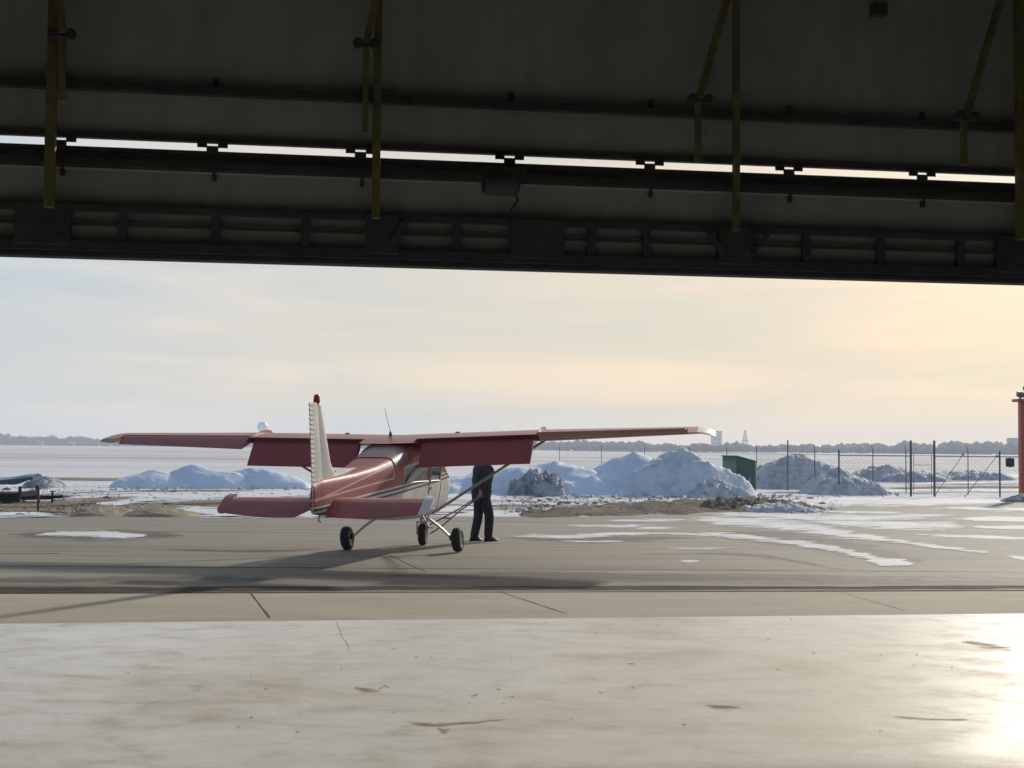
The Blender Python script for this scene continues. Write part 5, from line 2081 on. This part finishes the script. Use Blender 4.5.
# tarp-covered stack behind the trailer: long sheet sloping to the left
tl = 47.0
q0, q1 = P(-70, 490, tl), P(33, 476.5, tl)
ta = empty('covered_stack', ((q0.x + q1.x) / 2, tl, zg))
tag(ta, 'low stack under a dark blue tarp behind the black trailer', 'tarp stack')
b0 = Vector(((q0.x + q1.x) / 2, tl, zg))
mb = MB()
vs, fs = [], []
n1, n2 = 24, 8
for j in range(n2 + 1):
    v = j / n2
    for i in range(n1 + 1):
        u_ = i / n1
        x = q0.x + (q1.x - q0.x) * u_
        ztop = q0.z + (q1.z - q0.z) * u_
        y = tl + v * 0.9
        sag = 0.04 * noise.noise(Vector((u_ * 5, v * 4, 2)))
        z = ztop + 0.10 * math.sin(PI * v) + sag
        vs.append((x - b0.x, y - b0.y, z - b0.z))
for j in range(n2):
    for i in range(n1):
        p = j * (n1 + 1) + i
        fs.append((p, p + 1, p + n1 + 2, p + n1 + 1))
mb.add(vs, fs)
tcv = mb.build('tarp_top', M['tarp_light'], ta, smooth=True)
mb = MB()
vs, fs = [], []
for side_ in (0, n2):
    for i in range(n1 + 1):
        t_ = vs
        x, y, z = mb.v[0] if False else (0, 0, 0)
        u_ = i / n1
        x = q0.x + (q1.x - q0.x) * u_ - b0.x
        v = side_ / n2
        y = v * 0.9
        z = q0.z + (q1.z - q0.z) * u_ + 0.04 * noise.noise(Vector((u_ * 5, v * 4, 2))) - b0.z
        drop = 0.13 + 0.04 * math.sin(u_ * 19)
        wob = 0.02 * math.sin(u_ * 31)
        vs += [(x, y, z), (x, y + (wob if side_ == 0 else -wob) - (0.02 if side_ == 0 else -0.02), z - drop)]
m0 = 2 * (n1 + 1)
for k in (0, m0):
    for i in range(n1):
        p = k + 2 * i
        fs.append((p, p + 2, p + 3, p + 1))
e0, e1 = 2 * n1, m0 + 2 * n1
fs.append((e0, e1, e1 + 1, e0 + 1))
fs.append((0, m0, m0 + 1, 1))
mb.add(vs, fs)
mb.build('tarp_skirt', M['tarp'], ta, fix=False)
mb = MB()
for i in range(3):
    x = q0.x + (q1.x - q0.x) * (0.1 + 0.2 * i) - b0.x
    zz = q0.z + (q1.z - q0.z) * (0.1 + 0.2 * i) - b0.z - 0.12
    MB().box((x, 0.45, zz / 2), (0.35, 0.7, max(0.1, zz))).build('stack', M['mast_grey'], ta)

# dead grass tufts along the verge
mb = MB()
rd = random.Random(11)
for _ in range(900):
    if rd.random() < 0.6:
        c = G(rd.uniform(500, 840), rd.uniform(497, 512), -0.05)
    else:
        c = G(rd.uniform(-40, 120), rd.uniform(486, 514), -0.05)
    for k in range(3):
        a_ = rd.uniform(0, 2 * PI)
        h_ = rd.uniform(.04, .14)
        ln = rd.uniform(.01, .06)
        w = 0.006
        c2 = c + Vector((rd.gauss(0, .03), rd.gauss(0, .03), 0))
        mb.add([c2 + Vector((-w, 0, 0)), c2 + Vector((w, 0, 0)), c2 + Vector((math.cos(a_) * ln, math.sin(a_) * ln, h_))], [(0, 1, 2)])
struct(mb.build('dead_grass', M['dead_grass'], fix=False), 'stuff')

# ------------------------------------------------------------------ horizon: tree belt, buildings
def ico_pts():
    bm = bmesh.new()
    bmesh.ops.create_icosphere(bm, subdivisions=1, radius=1)
    v = [q.co.copy() for q in bm.verts]
    f = [tuple(x.index for x in q.verts) for q in bm.faces]
    bm.free()
    return v, f


IV, IF = ico_pts()
mbt, mbe = MB(), MB()
rd = random.Random(3)


def skyline(px):
    """height of the far tree belt above the eye line, as a slope, by bearing"""
    pts = [(-700, 6), (-200, 7), (0, 8.5), (60, 8), (120, 6.5), (200, 5), (400, 5), (540, 6), (580, 7), (640, 7.0), (700, 6.2), (780, 6.6), (860, 6.2), (900, 8), (935, 10.5), (1000, 10.5), (1060, 11), (1400, 9), (1800, 7)]
    return np.interp(px, [p[0] for p in pts], [p[1] for p in pts]) / F


for _ in range(3900):
    px = rd.uniform(-860, 1560)
    k = (px - 512) / F
    Y = np.interp(px, (-200, 300, 560, 700), (1250, 1150, 950, 880)) + rd.uniform(-30, 160)
    h = (1.8 + skyline(px) * Y) * (0.52 + 0.50 * rd.random()) * (1 + 0.34 * noise.noise(Vector((px * 0.05, 1.5, 0))))
    w = h * rd.uniform(0.35, 0.75)
    c = Vector((k * Y, Y, 0))
    tgt = mbe if rd.random() < 0.35 else mbt
    sd = rd.uniform(0, 99)
    vs = []
    for q in IV:
        j = 1 + 0.45 * noise.noise(q * 1.7 + Vector((sd, sd, 0)))
        vs.append(c + Vector((q.x * w * j, q.y * w * j, h * 0.5 + q.z * h * 0.52 * j)))
    tgt.add(vs, IF)
struct(mbt.build('tree_belt', M['tree_bare'], fix=False, smooth=False), 'stuff', 'hazy belt of bare trees along the far horizon', 'trees')
struct(mbe.build('evergreen_belt', M['tree_ever'], fix=False, smooth=False), 'stuff', 'dark evergreens scattered through the far tree belt', 'trees')


def far_box(name, label, cat, px0, px1, ptop, Y, mat, roof=0.15, win=True):
    a_, b_ = P(px0, 447, Y), P(px1, 447, Y)
    h = P((px0 + px1) / 2, ptop, Y).z
    c = Vector(((a_.x + b_.x) / 2, Y, 0))
    w = b_.x - a_.x
    o = empty(name, c)
    tag(o, label, cat)
    MB().box((0, w * 0.4, h / 2), (w, w * 0.8, h)).build('wall', mat, o)
    MB().box((0, w * 0.4, h + h * 0.015), (w * 1.03, w * 0.83, h * 0.03)).build('roof', M['far_dark'], o)
    if win:
        for k in range(4):
            mb = MB()
            mb.box((0, -0.06, h * (0.2 + 0.2 * k)), (w * 0.8, 0.1, h * 0.07))
            mb.build('window', M['far_dark'], o)
    return o


far_box('grain_silo_building', 'tall pale grey block building on the horizon by the right wing tip', 'building', 712, 722, 431.5, 1300, M['concrete_far'])
# lattice tower
Y = 1500
tpos = P(745, 448, Y)
ht = P(745, 431.5, Y).z
tw = empty('lattice_tower', (tpos.x, Y, 0))
tag(tw, 'thin lattice tower on the horizon right of the grey block', 'tower')
mb = MB()
for sx, sy in ((-1, -1), (1, -1), (1, 1), (-1, 1)):
    mb.tube([(sx * 3.2, sy * 3.2, 0), (sx * 0.7, sy * 0.7, ht)], 0.35, 5)
for i in range(7):
    t0, t1 = i / 7, (i + 1) / 7
    w0, w1 = 3.2 - 2.5 * t0, 3.2 - 2.5 * t1
    for sy in (-1, 1):
        mb.tube([(-w0, sy * w0, ht * t0), (w1, sy * w1, ht * t1)], 0.2, 4)
        mb.tube([(w0, sy * w0, ht * t0), (-w1, sy * w1, ht * t1)], 0.2, 4)
mb.build('frame', M['far_dark'], tw)
mb = MB()
mb.box((0, 0, ht * 0.55), (7, 5, 1.2))
mb.build('platform', M['far_dark'], tw)
MB().box((0, 0, ht + 0.6), (2.2, 2.2, 1.6)).build('top_cabin', M['far_dark'], tw)
# white dome on a column, added in place of a glint above the left wing
Y = 760
wp = P(262, 446, Y)
hd_ = P(262, 421.5, Y).z
wt = empty('glint_tower', (wp.x, Y, 0))
tag(wt, 'white dome added as a glint above the left wing', 'glint dome')
r_ = 2.95
MB().lathe([(0.0, r_), (r_ * .5, r_ * .87), (r_ * .87, r_ * .5), (r_, 0), (r_ * .9, -r_ * .5), (r_ * .45, -r_ * .95), (0.7, -r_ * 1.3)], (0, 0, hd_ - r_), (0, 0, 1), 20).build('glint_dome', M['far_white'], wt, smooth=True)
MB().lathe([(1.2, 0), (0.7, 2), (0.7, hd_ - r_ * 2.2)], (0, 0, 0), (0, 0, 1), 14).build('column', M['far_white'], wt, smooth=True)
# far farm sheds on the snow field at left
for px, w, lab in ((38, 5.5, 'leftmost dark shed at the far end of the snow field'), (70, 4.5, 'middle dark shed between two others on the far snow field'), (106, 6, 'dark shed on the far snow field just under the left wing tip')):
    Y = 1150
    p = P(px, 446, Y)
    o = empty('shed', (p.x, Y, -0.07))
    tag(o, lab, 'shed', 'sheds at the far end of the snow field')
    MB().box((0, 3, 1.3), (w, 6, 2.6)).build('wall', M['far_dark'], o)
    mb = MB()
    mb.add([(-w * .55, -0.3, 2.6), (w * .55, -0.3, 2.6), (w * .55, 6.3, 2.6), (-w * .55, 6.3, 2.6), (-w * .55, 3, 4.2), (w * .55, 3, 4.2)], [(0, 1, 5, 4), (2, 3, 4, 5), (0, 4, 3), (1, 2, 5), (0, 3, 2, 1)])
    mb.build('roof', M['concrete_far'], o)
far_box('terminal_building', 'pale boxy building at the end of the tree belt left of the red mast', 'building', 1012, 1030, 438.5, 860, M['concrete_far'], win=False)

# ------------------------------------------------------------------ haze
HAZE = True
if HAZE:
    mb = MB()
    mb.box((0, 0, 14.5), (3500, 3500, 32.0))
    hz = mb.build('haze', None)
    hm = bpy.data.materials.new('haze_air')
    hm.use_nodes = True
    t = hm.node_tree
    for nd in list(t.nodes):
        t.nodes.remove(nd)
    out = t.nodes.new('ShaderNodeOutputMaterial')
    pv = t.nodes.new('ShaderNodeVolumePrincipled')
    pv.inputs['Color'].default_value = (0.82, 0.89, 1.0, 1)
    pv.inputs['Density'].default_value = 0.00050
    pv.inputs['Anisotropy'].default_value = 0.2
    t.links.new(pv.outputs[0], out.inputs['Volume'])
    hz.data.materials.clear()
    hz.data.materials.append(hm)
    hz['kind'] = 'stuff'

# ------------------------------------------------------------------ light
SUN_EL = R(23)
SUN_AZ = R(27)     # to the right of straight ahead
sd = Vector((math.sin(SUN_AZ) * math.cos(SUN_EL), math.cos(SUN_AZ) * math.cos(SUN_EL), math.sin(SUN_EL)))
sl = bpy.data.lights.new('sun', 'SUN')
sl.energy = 2.8
sl.angle = R(2.6)
sl.color = (1.0, 0.925, 0.81)
so = bpy.data.objects.new('sun', sl)
C.objects.link(so)
so.rotation_euler = sd.to_track_quat('Z', 'Y').to_euler()
so.location = sd * 50

w = bpy.data.worlds.new('World')
sc.world = w
w.use_nodes = True
t = w.node_tree
for nd in list(t.nodes):
    t.nodes.remove(nd)
wo = t.nodes.new('ShaderNodeOutputWorld')
bg = t.nodes.new('ShaderNodeBackground')
bg.inputs['Strength'].default_value = 0.10
sky = t.nodes.new('ShaderNodeTexSky')
sky.sky_type = 'NISHITA'
sky.sun_disc = False
sky.sun_elevation = SUN_EL
sky.sun_rotation = SUN_AZ
sky.altitude = 200
sky.air_density = 1.0
sky.dust_density = 1.5
sky.ozone_density = 1.0
# thin high overcast veil with long streaks, warmer towards the sun; the blue sky opens overhead
def wn(typ, **kw):
    nd = t.nodes.new(typ)
    for k, v in kw.items():
        setattr(nd, k, v)
    return nd


def wramp(fac, stops):
    nd = wn('ShaderNodeValToRGB')
    cr = nd.color_ramp
    while len(cr.elements) < len(stops):
        cr.elements.new(0.5)
    for e, (p, c) in zip(cr.elements, stops):
        e.position = p
        e.color = (c[0], c[1], c[2], 1) if hasattr(c, '__len__') else (c, c, c, 1)
    t.links.new(fac, nd.inputs['Fac'])
    return nd.outputs['Color']


def wmix(fac, a_, b_, blend='MIX'):
    nd = wn('ShaderNodeMix', data_type='RGBA', blend_type=blend)
    for s_, x in ((nd.inputs[0], fac), (nd.inputs[6], a_), (nd.inputs[7], b_)):
        if isinstance(x, (int, float)):
            s_.default_value = x
        elif isinstance(x, tuple):
            s_.default_value = (*x, 1)
        else:
            t.links.new(x, s_)
    return nd.outputs[2]


tc = wn('ShaderNodeTexCoord')
mp = wn('ShaderNodeMapping')
mp.inputs['Scale'].default_value = (1.5, 1.5, 15.0)
mp.inputs['Rotation'].default_value = (0.0, R(2.0), 0)
t.links.new(tc.outputs['Generated'], mp.inputs['Vector'])
nz1 = wn('ShaderNodeTexNoise')
nz1.inputs['Scale'].default_value = 1.9
nz1.inputs['Detail'].default_value = 6
nz1.inputs['Roughness'].default_value = 0.52
nz1.inputs['Distortion'].default_value = 0.5
t.links.new(mp.outputs[0], nz1.inputs['Vector'])
dot = wn('ShaderNodeVectorMath', operation='DOT_PRODUCT')
dot.inputs[1].default_value = sd
t.links.new(tc.outputs['Generated'], dot.inputs[0])
hf = wn('ShaderNodeMath', operation='MULTIPLY_ADD')
t.links.new(dot.outputs['Value'], hf.inputs[0])
hf.inputs[1].default_value = 0.5
hf.inputs[2].default_value = 0.5
VEIL = [(0.0, (.22, .36, .60)), (0.5, (.31, .45, .65)), (0.76, (.46, .555, .64)), (0.828, (.53, .585, .63)), (0.88, (.605, .60, .575)), (0.92, (.645, .595, .515)), (0.975, (.69, .575, .43)), (1.0, (.76, .635, .475))]
veil = wramp(hf.outputs[0], VEIL)
streak_v = wramp(nz1.outputs['Fac'], [(0.33, (0.82, 0.92, 1.0)), (0.45, (0.94, 0.97, 1.0)), (0.54, (1.03, 1.01, 1.01)), (0.64, (1.17, 1.09, 1.02))])
veil = wmix(1.0, veil, streak_v, 'MULTIPLY')
sp0 = wn('ShaderNodeSeparateXYZ')
t.links.new(tc.outputs['Generated'], sp0.inputs[0])
low = wramp(sp0.outputs[2], [(0.0, (1.06, 1.0, 0.91)), (0.07, (1.04, 0.99, 0.92)), (0.16, (1.0, 1.0, 1.0))])
veil = wmix(1.0, veil, low, 'MULTIPLY')
v10 = wn('ShaderNodeVectorMath', operation='SCALE')
t.links.new(veil, v10.inputs[0])
v10.inputs['Scale'].default_value = 10.0
sp = wn('ShaderNodeSeparateXYZ')
t.links.new(tc.outputs['Generated'], sp.inputs[0])
cover = wramp(sp.outputs[2], [(0.0, 0.92), (0.22, 0.85), (0.60, 0.25), (1.0, 0.15)])
mixed = wmix(cover, sky.outputs[0], v10.outputs[0])
t.links.new(mixed, bg.inputs['Color'])
t.links.new(bg.outputs[0], wo.inputs['Surface'])

# ------------------------------------------------------------------ render settings
sc.view_settings.view_transform = 'Standard'
sc.view_settings.look = 'None'
sc.view_settings.exposure = 0.18
sc.view_settings.gamma = 1.0
sc.view_settings.use_curve_mapping = False
sc.render.engine = 'CYCLES'
sc.cycles.use_denoising = True
try:
    sc.cycles.denoiser = 'OPENIMAGEDENOISE'
except Exception:
    pass
sc.cycles.max_bounces = 8
sc.cycles.diffuse_bounces = 5
sc.cycles.volume_bounces = 1
sc.cycles.sample_clamp_indirect = 6.0
